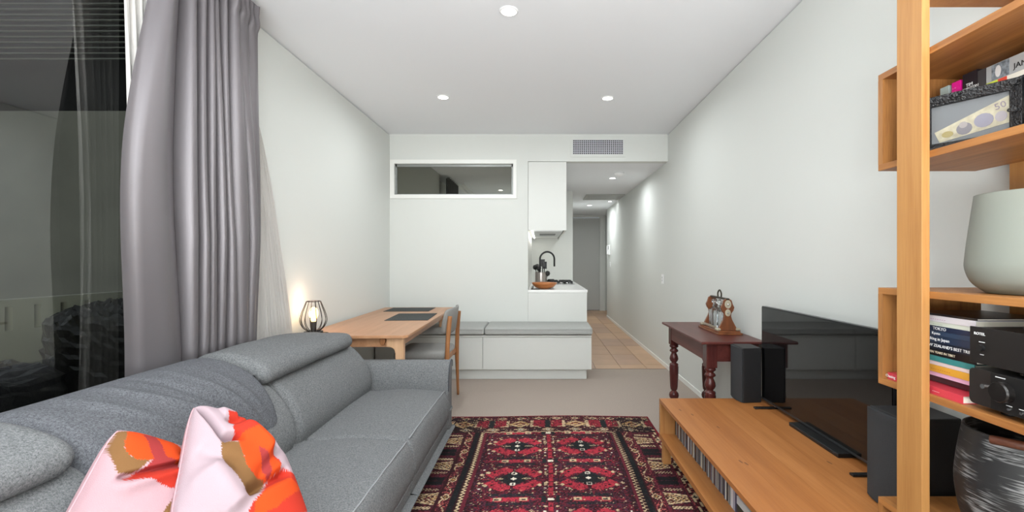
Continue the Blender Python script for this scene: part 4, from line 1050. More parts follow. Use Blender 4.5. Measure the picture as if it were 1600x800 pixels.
# wooden bowl
bw_ = thing('wooden_bowl', 'shallow turned wooden bowl on the near end of the worktop', 'bowl', (0.035, 5.45, 0.909))
part('bowl_body', MB().lathe([(0.001, 0), (0.055, 0), (0.105, 0.018), (0.145, 0.055), (0.150, 0.075), (0.143, 0.075), (0.135, 0.058), (0.10, 0.028), (0.05, 0.014), (0.001, 0.012)], 0.035, 5.45, 40, 0.909), wood('bowl_wood', (190, 120, 66), (150, 88, 44), 'X', 1.5, rough=0.4), bw_, smooth=True)
single('black_mug', MB().lathe([(0.001, 0), (0.036, 0), (0.04, 0.02), (0.04, 0.095), (0.036, 0.095), (0.036, 0.01), (0.001, 0.01)], 0.125, 5.95, 24, 0.909), BLACK, 'black mug standing right of the steel utensil holder', 'mug', smooth=True, angle=0.7)
single('tray', MB().box(-0.10, -0.02, 5.30, 5.36, 0.909, 0.916).box(-0.12, -0.10, 5.28, 5.9, 0.909, 0.925), BLACK, 'small black tray edge left of the wooden bowl', 'tray', bevel=0.002)

# =================================================================== MAHOGANY SIDE TABLE
sx0, sx1, sy0, sy1, sz = 1.02, 1.442, 2.90, 3.86, 0.725
st = thing('side_table', 'dark mahogany side table with turned legs against the right wall', 'table', ((sx0 + sx1) / 2, (sy0 + sy1) / 2, 0))
part('tabletop', MB().box(sx0, sx1, sy0, sy1, sz - 0.018, sz), MAHO, st, bevel=0.006)
part('apron', MB().box(sx0 + 0.05, sx0 + 0.068, sy0 + 0.09, sy1 - 0.09, sz - 0.135, sz - 0.018), MAHO, st)
part('apron', MB().box(sx1 - 0.06, sx1 - 0.042, sy0 + 0.09, sy1 - 0.09, sz - 0.135, sz - 0.018), MAHO, st)
part('apron', MB().box(sx0 + 0.11, sx1 - 0.10, sy0 + 0.045, sy0 + 0.063, sz - 0.135, sz - 0.018), MAHO, st)
part('apron', MB().box(sx0 + 0.11, sx1 - 0.10, sy1 - 0.063, sy1 - 0.045, sz - 0.135, sz - 0.018), MAHO, st)
lp = [(.001, .548), (.030, .548), (.036, .538), (.036, .530), (.026, .522), (.022, .514), (.033, .504), (.036, .494), (.022, .482), (.021, .476), (.026, .466), (.033, .448), (.036, .428), (.030, .412), (.020, .400),
      (.020, .396), (.032, .390), (.036, .382), (.034, .372), (.037, .362), (.036, .30), (.031, .20), (.027, .175), (.019, .168), (.022, .160), (.036, .146), (.040, .128), (.036, .108), (.024, .094), (.020, .088), (.024, .07), (.022, .03), (.016, .0), (.001, 0)]
for (cx_, cy_) in ((sx0 + 0.082, sy0 + 0.075), (sx0 + 0.082, sy1 - 0.075), (sx1 - 0.070, sy0 + 0.075), (sx1 - 0.070, sy1 - 0.075)):
    leg = part('leg', MB().lathe(lp, cx_, cy_, 24), MAHOZ, st, smooth=True)
    o = bpy.data.objects.new('leg_block', mk_mesh('leg_block', box(-0.035, 0.035, -0.035, 0.035, 0.548, sz - 0.018), MAHOZ)); o.location = Vector((cx_, cy_, 0)) - Vector(st.location)
    COL.objects.link(o); o.parent = st; finish(o, 0.003)

# decanter stand
ty0, ty1, tx = 3.17, 3.56, 1.315
tn = thing('decanter_stand', 'antique oak decanter stand with silver mounts on the mahogany table', 'decanter stand', (tx, 3.36, sz))
OAKD = wood('dark_oak', (132, 78, 46), (80, 44, 28), 'Z', 2.0, rough=0.35)
OAKDY = wood('dark_oak_long', (140, 86, 52), (88, 50, 32), 'Y', 2.0, rough=0.3)
SILV = mat('aged_silver', (196, 188, 168), 0.3, metal=0.8, bump=(120, 0.5))
part('base', MB().box(tx - 0.088, tx + 0.088, ty0, ty1, sz, sz + 0.012).box(tx - 0.078, tx + 0.078, ty0 + 0.012, ty1 - 0.012, sz + 0.012, sz + 0.024), OAKDY, tn, bevel=0.003)
def eb(cy_):
    half = [(0.070, 0.024), (0.058, 0.05), (0.045, 0.075), (0.032, 0.10), (0.024, 0.125), (0.026, 0.145), (0.040, 0.165), (0.047, 0.188), (0.036, 0.21), (0.028, 0.238), (0.012, 0.248)]
    poly = [(tx + a, sz + b_) for a, b_ in half] + [(tx - a, sz + b_) for a, b_ in half[::-1]]
    return MB().prism(poly, 'Y', cy_ - 0.009, cy_ + 0.009)
for cy_ in (ty0 + 0.05, ty1 - 0.05):
    e_ = part('end_board', eb(cy_), OAKD, tn, bevel=0.002)
    sgn = -1 if cy_ < 3.3 else 1
    for zz, r_ in ((0.210, 0.026), (0.150, 0.022)):
        pts = [(tx + r_ * 0.9 * math.cos(a), sz + zz + r_ * 1.15 * math.sin(a)) for a in np.linspace(0, 2 * PI, 20, endpoint=False)]
        m_ = part('mount', MB().prism(pts, 'Y', min(cy_ + sgn * 0.009, cy_ + sgn * 0.014), max(cy_ + sgn * 0.009, cy_ + sgn * 0.014)), SILV, e_, bevel=0.002, label='oval silver mount')
        part('mount_boss', MB().lathe([(0.001, -0.006), (0.007, -0.004), (0.009, 0), (0.007, 0.004), (0.001, 0.006)], tx, cy_ + sgn * 0.015, 12, sz + zz), CHROME, e_, smooth=True)
part('top_rail', MB().box(tx - 0.012, tx + 0.012, ty0 + 0.04, ty1 - 0.04, sz + 0.238, sz + 0.252), mat('dark_bronze', (58, 52, 42), 0.35, metal=0.7), tn, bevel=0.003)
part('handle', MB().tube(catmull([(tx, 3.36 + 0.030, sz + 0.25), (tx, 3.36 + 0.032, sz + 0.28), (tx, 3.36, sz + 0.302), (tx, 3.36 - 0.032, sz + 0.28), (tx, 3.36 - 0.030, sz + 0.25)], 24, False), 0.0055, 8), MATS['dark_bronze'], tn, smooth=True)
part('gallery_rail', MB().box(tx - 0.078, tx - 0.070, ty0 + 0.06, ty1 - 0.06, sz + 0.035, sz + 0.05), SILV, tn, bevel=0.002)
for (ax_, ay_) in ((-0.07, ty0 + 0.045), (0.07, ty0 + 0.045), (-0.07, ty1 - 0.045), (0.07, ty1 - 0.045)):
    part('corner_mount', MB().box(tx + ax_ - 0.016, tx + ax_ + 0.016, ay_ - 0.02, ay_ + 0.02, sz + 0.024, sz + 0.042), SILV, tn, bevel=0.006)
CRY = mat('cut_crystal', (240, 244, 246), 0.02, Transmission_Weight=1.0, IOR=1.5)
for i, cy_ in enumerate((3.275, 3.365, 3.455)):
    dn = thing('decanter', ['cut crystal decanter nearest the camera in the oak stand', 'middle cut crystal decanter of the three in the oak stand', 'cut crystal decanter farthest from the camera in the oak stand'][i], 'decanter', (tx, cy_, sz + 0.025), group='crystal decanters in the stand')
    R = []
    for r_, z_ in ((0.030, 0.0), (0.035, 0.006), (0.037, 0.10), (0.034, 0.125), (0.016, 0.145), (0.014, 0.158), (0.021, 0.163)):
        ring = []
        for k in range(24):
            a = 2 * PI * k / 24
            q = (abs(math.cos(a)) ** 6 + abs(math.sin(a)) ** 6) ** (-1 / 6) if z_ < 0.13 else 1
            fl = (1 - 0.05 * (k % 2)) if z_ < 0.13 else 1
            ring.append((tx + r_ * q * fl * math.cos(a), cy_ + r_ * q * fl * math.sin(a), sz + 0.025 + z_))
        R.append(ring)
    mb = MB(); mb.v = [q for r_ in R for q in r_]
    mb.f = [(a * 24 + k, a * 24 + (k + 1) % 24, (a + 1) * 24 + (k + 1) % 24, (a + 1) * 24 + k) for a in range(6) for k in range(24)] + [tuple(range(24))[::-1], tuple(144 + k for k in range(24))]
    mb.mi = [0] * len(mb.f)
    part('bottle_body', mb, CRY, dn)
    part('stopper', MB().lathe([(0.001, 0.163), (0.010, 0.164), (0.010, 0.172), (0.022, 0.182), (0.020, 0.200), (0.008, 0.208), (0.001, 0.208)], tx, cy_, 8, sz + 0.025), CRY, dn)

# =================================================================== TELEVISION BENCH
UXF, UXB, UY0, UY1, UZ = 0.73, 1.44, 1.497, 2.82, 0.39
ub = thing('television_bench', 'low honey oak television bench with an open front along the right wall', 'tv bench', ((UXF + UXB) / 2, (UY0 + UY1) / 2, 0))
nbd = 5; wd_ = (UXB - UXF) / nbd
for k in range(nbd):
    part('top_board', MB().box(UXF + k * wd_ + (0.0002 if k else 0), UXF + (k + 1) * wd_ - 0.0002, UY0, UY1, UZ - 0.020, UZ), wood('honey_oak_board_%d' % (k % 3), [(174, 114, 62), (168, 108, 57), (179, 119, 67)][k % 3], [(152, 92, 44), (145, 86, 40), (156, 97, 48)][k % 3], 'Y', 0.6 + 0.13 * (k % 3)), ub)
OAKUZ = wood('honey_oak_end', (192, 140, 86), (168, 114, 64), 'Z', 0.8)
part('end_panel', MB().box(UXF, UXB, UY1 - 0.022, UY1, 0.175, UZ - 0.020), OAKUZ, ub)
part('end_panel', MB().box(UXF, UXB, UY0, UY0 + 0.022, 0.175, UZ - 0.020), OAKUZ, ub)
part('shelf', MB().box(UXF, UXB, UY0, UY1, 0.145, 0.175), OAKU, ub, bevel=0.001)
part('back_board', MB().box(UXB - 0.012, UXB, UY0 + 0.022, UY1 - 0.022, 0.175, UZ - 0.020), OAKUZ, ub)
for (lx_, ly_) in ((0.737, 2.745), (1.39, 2.745), (0.737, 1.53), (1.39, 1.53)):
    part('leg', MB().box(lx_, lx_ + 0.045, ly_, ly_ + 0.045, 0.0135, 0.145), OAKUZ, ub, bevel=0.002)
for (kx_, ky_, a_) in ((0.792, 2.60, .6), (0.835, 2.52, .5), (0.905, 2.33, .5), (1.215, 1.92, .6), (0.845, 1.93, .5), (0.86, 1.91, .5)):
    part('wood_knot', MB().prism([(kx_ + 0.0045 * math.cos(q) - a_ * 0.004 * math.sin(q), ky_ + 0.016 * math.sin(q)) for q in np.linspace(0, 2 * PI, 12, endpoint=False)], 'Z', UZ, UZ + 0.0002), mat('knot_brown', (112, 66, 36), 0.5), ub)
# CD cases standing in the row underneath
cdm = [mat('cd_%d' % i, c, 0.25) for i, c in enumerate([(40, 42, 46), (118, 120, 124), (70, 76, 90), (222, 222, 218), (88, 64, 66), (30, 30, 32), (150, 150, 148), (58, 70, 100), (196, 186, 160), (96, 88, 110), (134, 108, 96)])]
ca_ = mat('cd_clear_edge', (170, 174, 178), 0.15)
cdmesh = []
for m in cdm:
    mb = MB().box(0.003, 0.125, -0.0048, 0.0048, 0.0, 0.125).box(0.0, 0.003, -0.0036, 0.0036, 0.003, 0.122, 1)
    cdmesh.append(mk_mesh('cd_case', MB().box(0.002, 0.138, -0.0048, 0.0048, 0.0, 0.124, 0).box(0.0, 0.002, -0.0037, 0.0037, 0.002, 0.122, 1), [ca_, m]))
y_ = UY1 - 0.030; i = 0
CDN = dict(zip([m.name for m in cdmesh], ['charcoal', 'mid grey', 'slate blue', 'white', 'dusky red', 'black', 'light grey', 'deep blue', 'cream', 'mauve', 'tan']))
rc = random.Random(5)
while y_ > 1.985:
    o = bpy.data.objects.new('cd_case', cdmesh[rc.choice([0, 0, 1, 1, 2, 2, 3, 4, 5, 5, 6, 7, 8, 9, 10])]); COL.objects.link(o)
    o.location = (0.822 + rc.uniform(-0.003, 0.004), y_, 0.1752)
    o['label'] = 'CD case with a %s spine in the long row inside the oak television bench' % CDN[o.data.name]; o['category'] = 'cd case'; o['group'] = 'CD cases in the television bench'
    y_ -= 0.0104 if rc.random() > 0.06 else 0.0115
BINDER = [('white cardboard box set standing at the near end of the CD row', (228, 230, 234), 1.974, 1.958, 0.170), ('pale lilac folder standing beside the white box set', (166, 168, 186), 1.956, 1.935, 0.165), ('navy blue box standing at the end of the CD row', (52, 62, 100), 1.933, 1.905, 0.168)]
for lb, c_, ya, yb_, h_ in BINDER:
    single('box_set', MB().box(0.822, 0.98, yb_, ya, 0.1752, 0.1752 + h_), mat('boxset_%d' % c_[0], c_, 0.4), lb, 'box', bevel=0.001)
FL = [('black and white disc box lying lowest of the flat stack in the television bench', (60, 60, 64), 0.1752, 0.203), ('dark green disc box in the middle of the flat stack in the television bench', (26, 48, 44), 0.2033, 0.229), ('pale grey player lying on top of the flat stack in the television bench', (206, 212, 214), 0.2295, 0.262)]
for lb, c_, za, zb_ in FL:
    single('disc_box', MB().box(0.815, 1.05, 1.56, 1.90, za, zb_), mat('disc_%d' % c_[0], c_, 0.4), lb, 'box', bevel=0.0015, group='flat stack in the television bench')

# =================================================================== TELEVISION, SOUNDBAR, SPEAKERS
tv = thing('television', 'flat black television on low feet on the oak bench', 'television', (1.35, 2.23, UZ))
TX = 1.33
part('panel_housing', MB().box(TX + 0.003, TX + 0.030, 1.72, 2.753, 0.411, 0.969), mat('tv_edge', (38, 40, 42), 0.3, metal=0.5), tv, bevel=0.002)
part('screen', MB().box(TX, TX + 0.003, 1.727, 2.748, 0.424, 0.963), mat('screen_black', (9, 9, 10), 0.04, spec=0.55), tv)
part('chin', MB().box(TX - 0.001, TX + 0.003, 1.722, 2.751, 0.412, 0.423), mat('tv_chin', (70, 72, 74), 0.3, metal=0.6), tv)
for fy_ in (2.62, 1.80):
    part('foot', MB().box(1.225, 1.435, fy_ - 0.012, fy_ + 0.012, UZ + 0.0005, UZ + 0.010), BLACK, tv, bevel=0.002)
    part('foot_neck', MB().box(TX + 0.006, TX + 0.026, fy_ - 0.012, fy_ + 0.012, UZ + 0.010, 0.414), CHROME, tv, bevel=0.002)
sbr = thing('soundbar', 'thin black soundbar lying under the television', 'soundbar', (1.32, 2.155, UZ))
part('bar_body', MB().box(1.279, 1.372, 1.962, 2.352, UZ + 0.0005, UZ + 0.0195), BLACK, sbr, bevel=0.002)
part('edge_strip', MB().box(1.277, 1.279, 1.966, 2.348, UZ + 0.014, UZ + 0.0165), mat('strip_blue_grey', (64, 76, 90), 0.2, metal=0.5), sbr)
def speaker(x0, x1, y0, y1, h, label):
    t = thing('bookshelf_speaker', label, 'speaker', ((x0 + x1) / 2, (y0 + y1) / 2, UZ), group='pair of black speakers')
    z0, z1 = UZ + 0.0005, UZ + h
    part('cabinet', MB().prism([(x0 + 0.022, y0), (x1, y0 + 0.012), (x1, y1 - 0.012), (x0 + 0.022, y1)], 'Z', z0, z1), SPK, t, bevel=0.004)
    n_ = 14
    arc = [(x0 + 0.014 * (2 * k / n_ - 1) ** 2, y0 + (y1 - y0) * k / n_) for k in range(n_ + 1)]
    part('grille', MB().prism(arc + [(x0 + 0.019, y1), (x0 + 0.019, y0)], 'Z', z0 + 0.003, z1 - 0.003), CLOTHB, t, bevel=0.0015)
    for zz, r_ in ((z0 + h * 0.36, 0.05), (z0 + h * 0.78, 0.018)):
        part('driver_ring', MB().lathe([(0.001, 0)] , 0, 0, 3) if False else MB().tube([(x0 + 0.0205, (y0 + y1) / 2 + r_ * math.cos(a), zz + r_ * math.sin(a)) for a in np.linspace(0, 2 * PI, 24, endpoint=False)], 0.0012, 5, closed=True), BLACK, t)
    part('port', MB().tube([(x1 - 0.001, (y0 + y1) / 2, z1 - 0.06), (x1 + 0.002, (y0 + y1) / 2, z1 - 0.06)], 0.018, 16), BLACK, t)
speaker(1.185, 1.322, 2.722, 2.885, 0.328, 'black bookshelf speaker at the far end of the oak bench')
speaker(1.175, 1.400, 1.503, 1.662, 0.325, 'black bookshelf speaker close to the wooden shelf post')

# =================================================================== OAK SHELVING
SXF, SXB = 1.1015, 1.419
sh = thing('shelving_unit', 'tall honey oak ladder shelving with open box shelves on the right', 'shelf', (1.26, 1.0, 0))
for (a, b_) in ((1.290, 1.381), (0.545, 0.636)):
    part('post', MB().box(1.078, 1.101, a, b_, 0.0, 2.66), OAKS, sh, bevel=0.0012)
    part('post', MB().box(1.4195, 1.4425, a, b_, 0.0, 2.66), OAKS, sh, bevel=0.0012)
    for z_ in (1.996, 2.62, 0.06):
        part('cross_rail', MB().box(1.101, 1.4195, (a + b_) / 2 - 0.02, (a + b_) / 2 + 0.02, z_, z_ + 0.04), OAKS, sh)
Y0b, Y1b, th = 0.46, 1.489, 0.020
OAKSX = wood('shelf_inner_end', (164, 112, 62), (116, 72, 38), 'Z', 2.4, fig=0.8)
for z0, z1 in ((0.160, 0.471), (0.842, 1.154), (1.534, 1.847)):
    part('shelf_board', MB().box(SXF, SXB, Y0b, Y1b, z0, z0 + th), OAKSY, sh, bevel=0.0008)
    part('shelf_board', MB().box(SXF, SXB, Y0b, Y1b, z1 - th, z1), OAKSY, sh, bevel=0.0008)
    part('end_panel', MB().box(SXF, SXB, Y1b - th, Y1b, z0 + th, z1 - th), OAKSX, sh)
    part('end_panel', MB().box(SXF, SXB, Y0b, Y0b + th, z0 + th, z1 - th), OAKSX, sh)

PAGES = mat('book_pages', (236, 228, 214), 0.9, bump=(200, 0.2))
TXW = mat('print_white', (238, 238, 238), 0.5); TXB = mat('print_black', (28, 28, 30), 0.5); TXP = mat('print_pink', (186, 120, 170), 0.5); TXG = mat('print_green', (120, 150, 110), 0.5); TXO = mat('print_orange', (200, 110, 30), 0.5)
def flat_book(x0, x1, y0, y1, z0, z1, c_, label, text=None, tm=None, size=0.012, ys=None, group='books lying flat in the lower shelf box', cat='book'):
    t = thing('book', label, cat, ((x0 + x1) / 2, (y0 + y1) / 2, z0), group=group)
    cm = mat('cover_%d_%d_%d' % c_, c_, 0.35)
    ct = 0.0016
    cv = part('cover', MB().box(x0, x1, y0, y1, z0, z0 + ct).box(x0, x1, y0, y1, z1 - ct, z1).box(x0, x0 + ct, y0, y1, z0 + ct, z1 - ct), cm, t)
    part('pages', MB().box(x0 + ct, x1 - 0.003, y0 + 0.003, y1 - 0.003, z0 + ct, z1 - ct), PAGES, t)
    if text:
        for (s_, sz_, yy_, m_) in text:
            lettering(s_, sz_, (x0 - 0.0003, yy_, (z0 + z1) / 2 - sz_ * 0.34), (0, -1, 0), (0, 0, 1), m_, cv)
    return t
BX = 1.145
kz = [1.0885, 1.082, 1.064, 1.052, 1.038, 1.024, 1.005, .986, .965, .949, .938, .918, .906, .885]
def Yp(px, X): return X * 711 / (px - 846)
BK = [
    ((34, 32, 34), 'thin black magazine on top of the flat book pile', None),
    ((226, 220, 224), 'white book with pink spine lettering near the top of the pile', [('- - - - - - -', 0.0125, Yp(1454, BX), TXP)]),
    ((222, 226, 212), 'thin white book with green lettering in the pile', [('- - - - - -', 0.009, Yp(1457, BX), TXG)]),
    ((40, 50, 76), 'navy guidebook with TOKYO on the spine', [('TOKYO', 0.0125, Yp(1457, BX), TXW)]),
    ((50, 66, 90), 'navy guidebook with Kyoto on the spine', [('Kyoto', 0.011, Yp(1456, BX), TXW)]),
    ((42, 56, 80), 'navy guidebook with Hiking in Japan on the spine', [('Hiking in Japan', 0.0125, Yp(1448, BX), TXW)]),
    ((30, 38, 54), "dark guidebook about New Zealand's best trips in the pile", [("NEW ZEALAND'S BEST TRIPS", 0.0118, Yp(1445, BX), TXW)]),
    ((24, 22, 26), 'black book with Seven Years in Tibet on the spine', [('SEVEN YEARS IN TIBET', 0.0095, Yp(1446, BX), mat('print_sand', (220, 206, 180), 0.5))]),
    ((62, 138, 138), 'teal book in the middle of the flat pile', None),
    ((228, 206, 204), 'thin pale pink and white book under the teal one', None),
    ((226, 166, 62), 'orange yellow book in the flat pile', [('- - - - - - - - -', 0.012, Yp(1455, BX), TXO)]),
    ((226, 176, 202), 'pink book under the orange yellow one', None),
    ((86, 56, 60), 'brown book directly above the wide red one', None),
]
for i, (c_, lb, tx_) in enumerate(BK):
    off = [0, 0, 0.002, 0.001, 0, 0.001, 0, 0.002, 0.001, 0.002, 0, 0.002, 0.02][i]
    tx2 = [(s_, q_, yy_, m_) for s_, q_, yy_, m_ in tx_] if tx_ else None
    flat_book(BX + off, 1.36 + 0.01 * (i % 4), 1.196 + 0.004 * (i % 3), 1.402 - 0.006 * (i % 4) + 0.01, kz[i + 1] + 0.0002, kz[i] - 0.0002, c_, lb, tx2)
flat_book(1.1125, 1.36, 1.2015, 1.462, 0.8622, 0.8838, (204, 62, 76), 'wide red book at the bottom of the flat pile', [('Chasing', 0.0125, Yp(1384, 1.1125), TXW), ('- - - - -', 0.008, Yp(1457, 1.1125), TXW)])
# hi-fi units
def hifi():
    AX = 1.112
    BODY = mat('hifi_black', (36, 33, 32), 0.38, metal=0.3)
    t = thing('hifi_component', 'black hi-fi component stacked on top of the amplifier', 'stereo', (1.26, 0.95, 0.979))
    part('chassis', MB().box(AX + 0.006, 1.40, 0.755, 1.179, 0.983, 1.070), BODY, t, bevel=0.001)
    fp = part('front_panel', MB().box(AX, AX + 0.006, 0.75, 1.1817, 0.980, 1.072), BODY, t, bevel=0.001)
    part('power_knob', MB().tube([(AX, 1.149, 1.021), (AX - 0.008, 1.149, 1.021)], 0.0085, 20), BLACK, fp, smooth=False)
    lettering('ROTEL', 0.0098, (AX - 0.0003, 1.170, 1.0525), (0, -1, 0), (0, 0, 1), TXW, fp)
    part('marking', MB().box(AX - 0.0003, AX, 1.141, 1.157, 1.0345, 1.0362), TXW, fp)
    part('marking', MB().box(AX - 0.0003, AX, 1.144, 1.154, 1.003, 1.0046), TXW, fp)
    for (fx_, fy_) in ((AX + 0.05, 1.06), (AX + 0.05, 0.80), (1.36, 1.12), (1.36, 0.80)):
        part('foot', MB().lathe([(0.001, 0), (0.030, 0), (0.033, 0.004), (0.030, 0.0135), (0.001, 0.0135)], fx_, fy_, 24, 0.9665), GLOSSB if False else mat('foot_black', (18, 18, 18), 0.2), t, smooth=False)
    a = thing('amplifier', 'black amplifier with a large volume knob on the lower shelf', 'stereo', (1.26, 0.95, 0.862))
    part('chassis', MB().box(AX + 0.004, 1.40, 0.755, 1.172, 0.874, 0.966), BODY, a, bevel=0.002)
    cr_ = 0.012; z0, z1, ya, yb_ = 0.876, 0.966, 1.1250, 1.1817
    poly = [(ya, z0), (yb_ - cr_, z0)] + [(yb_ - cr_ + cr_ * math.sin(q), z0 + cr_ - cr_ * math.cos(q)) for q in np.linspace(0.2, 1.57, 5)] + [(yb_ - cr_ + cr_ * math.cos(q), z1 - cr_ + cr_ * math.sin(q)) for q in np.linspace(0, 1.37, 5)] + [(yb_ - cr_, z1), (ya, z1)]
    part('side_cheek', MB().prism(poly, 'X', AX - 0.001, AX + 0.004), mat('brushed_dark', (84, 78, 76), 0.3, metal=0.85), a, label='brushed dark metal cheek')
    fp = part('front_panel', MB().box(AX - 0.003, AX + 0.004, 0.75, 1.1248, 0.876, 0.966), mat('panel_black', (24, 23, 23), 0.3), a, bevel=0.001)
    part('volume_knob', MB().tube([(AX - 0.003, 1.089, 0.926), (AX - 0.018, 1.089, 0.926), (AX - 0.022, 1.089, 0.926)], [0.0245, 0.0245, 0.022], 36), mat('knob_black', (34, 31, 30), 0.3, metal=0.4), fp)
    part('input_knob', MB().tube([(AX - 0.001, 1.1415, 0.926), (AX - 0.007, 1.1415, 0.926)], 0.006, 18), CHROME, a)
    for k, (yy_, zz_) in enumerate(((1.079, 0.888), (1.05, 0.888), (1.02, 0.888))):
        part('button', MB().tube([(AX - 0.003, yy_, zz_), (AX - 0.006, yy_, zz_)], 0.0035, 12), CHROME, fp)
        part('marking', MB().box(AX - 0.0033, AX - 0.003, yy_ - 0.007, yy_ + 0.007, 0.8955, 0.8968), TXW, fp)
    part('marking', MB().box(AX - 0.0033, AX - 0.003, 1.088, 1.112, 0.957, 0.959), TXW, fp)
    for (fx_, fy_) in ((AX + 0.04, 1.12), (AX + 0.04, 0.80), (1.36, 1.12), (1.36, 0.80)):
        part('foot', MB().lathe([(0.001, 0), (0.016, 0), (0.016, 0.0125), (0.001, 0.0125)], fx_, fy_, 20, 0.8622), MATS['foot_black'], a)
hifi()
# frosted vase
FRO = mat('frosted_green_glass', (176, 180, 170), 0.42, Transmission_Weight=0.55, IOR=1.3, bump=(40, 0.03))
vx, vy, vz = 1.272, 1.165, 1.1545
vs_ = thing('glass_vase', 'large frosted grey green glass vase on the lower box shelf', 'vase', (vx, vy, vz))
vp = catmull([(0.001, 0), (0.085, 0.0), (0.104, 0.006), (0.128, 0.030), (0.140, 0.066), (0.139, 0.10), (0.133, 0.16), (0.126, 0.22), (0.121, 0.262)], 64, False)
vin = [(r_ - 0.006, z_) for r_, z_ in vp[::-1] if z_ > 0.03] + [(0.095, 0.018), (0.06, 0.012), (0.001, 0.012)]
part('vase_body', MB().lathe(vp + vin, vx, vy, 64, vz), FRO, vs_, smooth=True)
part('base_foot', MB().lathe([(0.030, 0.0125), (0.080, 0.0125), (0.092, 0.0175), (0.030, 0.0175)], vx, vy, 48, vz, closed=True), mat('green_glass', (70, 120, 92), 0.3), vs_, smooth=True, label='green glass base')
# dark brushed pot
PT = bpy.data.materials.new('brushed_black_ceramic'); PT.use_nodes = True
nt = PT.node_tree; N = nt.nodes; L = nt.links; b = N['Principled BSDF']; b.inputs['Roughness'].default_value = 0.5
tc = N.new('ShaderNodeTexCoord'); mp = N.new('ShaderNodeMapping'); mp.inputs['Rotation'].default_value = (0.45, -0.55, 0.0); mp.inputs['Scale'].default_value = (12, 12, 190)
n1 = N.new('ShaderNodeTexNoise'); n1.inputs['Scale'].default_value = 1.0; n1.inputs['Detail'].default_value = 7; n1.inputs['Distortion'].default_value = 1.2
n2 = N.new('ShaderNodeTexNoise'); n2.inputs['Scale'].default_value = 9
mm = N.new('ShaderNodeMath'); mm.operation = 'MULTIPLY'
r = N.new('ShaderNodeValToRGB'); r.color_ramp.elements[0].position = 0.24; r.color_ramp.elements[1].position = 0.42
r.color_ramp.elements[0].color = (*s2l((34, 34, 35)), 1); r.color_ramp.elements[1].color = (*s2l((170, 170, 170)), 1)
L.new(tc.outputs['Object'], mp.inputs['Vector']); L.new(mp.outputs[0], n1.inputs['Vector']); L.new(tc.outputs['Object'], n2.inputs['Vector'])
L.new(n1.outputs[0], mm.inputs[0]); L.new(n2.outputs[0], mm.inputs[1]); L.new(mm.outputs[0], r.inputs[0]); L.new(r.outputs[0], b.inputs['Base Color'])
px_, py_, pz_ = 1.268, 1.190, 0.4715
pt = thing('planter_pot', 'black pot streaked with grey brush marks on the bottom box shelf', 'pot', (px_, py_, pz_))
pp = catmull([(0.001, 0), (0.085, 0), (0.105, 0.02), (0.130, 0.08), (0.142, 0.16), (0.139, 0.22), (0.130, 0.29), (0.124, 0.322)], 56, False)
part('pot_body', MB().lathe(pp + [(0.118, 0.322), (0.122, 0.28), (0.130, 0.2), (0.12, 0.08), (0.09, 0.02), (0.001, 0.015)], px_, py_, 56, pz_), PT, pt, smooth=True)
part('handle', MB().tube(catmull([(px_ - 0.132, py_ - 0.040, pz_ + 0.318), (px_ - 0.110, py_ - 0.085, pz_ + 0.322), (px_ - 0.060, py_ - 0.128, pz_ + 0.318)], 16, False), 0.011, 10), wood('handle_wood', (104, 60, 42), (66, 36, 26), 'Y', 2), pt, smooth=True)

# =================================================================== UPPER BOX: FRAMED NOTE AND BOOKS
UZF = 1.5545
A0 = Vector((1.1075, 1.3395)); A1 = Vector((1.2245, 1.1590))          # far and near end of the frame's front edge
FL_ = (A1 - A0).length; rzf = math.atan2((A1 - A0).y, (A1 - A0).x)
fr_ = thing('picture_frame', 'ornate black frame holding a banknote on the upper box shelf', 'picture frame', (A0.x, A0.y, UZF), rzf)
# local axes: x along the frame from far to near, y into the shelf (away from the viewer), z up
FRM = mat('frame_black', (30, 30, 32), 0.35, bump=(180, 0.6))
FH = 0.158; FT = 0.026
def stile(x0, x1, outer_left):
    p = [(x0, 0), (x1, 0.012), (x1, FT), (x0, FT)] if outer_left else [(x0, 0.012), (x1, 0), (x1, FT), (x0, FT)]
    return MB().prism(p, 'Z', 0, FH)
def prail(z0, z1, top):
    p = [(0.0, z1), (FT, z1), (FT, z0), (0.012, z0), (0.003, (z0 + z1) / 2 + 0.003)] if top else [(0.0, z0), (FT, z0), (FT, z1), (0.012, z1), (0.003, (z0 + z1) / 2)]
    return MB().prism(p, 'X', 0, FL_)
part('frame_stile', stile(0, 0.026, True), FRM, fr_, local=True, bevel=0.002)
part('frame_stile', stile(FL_ - 0.026, FL_, False), FRM, fr_, local=True, bevel=0.002)
part('frame_rail', prail(FH - 0.026, FH, True), FRM, fr_, local=True, bevel=0.002)
part('frame_rail', prail(0, 0.024, False), FRM, fr_, local=True, bevel=0.002)
def scroll(cx_, cz_, s_):
    mb = MB()
    for k in range(3):
        mb.tube([(cx_ + (k - 1) * 0.6 * s_ + s_ * (0.55 - 0.06 * i) * math.cos(i * 0.7 + k * 2), -0.001, cz_ + s_ * (0.42 - 0.04 * i) * math.sin(i * 0.7 + k * 2)) for i in range(8)], 0.0020, 5)
    mb.prism([(cx_ + 0.006 * math.cos(q), cz_ + 0.006 * math.sin(q)) for q in np.linspace(0, 2 * PI, 10, endpoint=False)], 'Y', -0.003, 0.004)
    return mb
for (a, b_) in ((FL_ - 0.015, FH - 0.012), (0.015, FH - 0.012), (FL_ * 0.40, FH - 0.010), (FL_ - 0.014, FH * 0.48), (0.014, FH * 0.5), (FL_ - 0.015, 0.014)):
    part('carved_scroll', scroll(a, b_, 0.014), FRM, fr_, local=True, smooth=False)
part('mount_board', MB().box(0.024, FL_ - 0.024, 0.0225, FT - 0.0005, 0.02, FH - 0.022), mat('mount_grey', (108, 110, 112), 0.7), fr_, local=True)
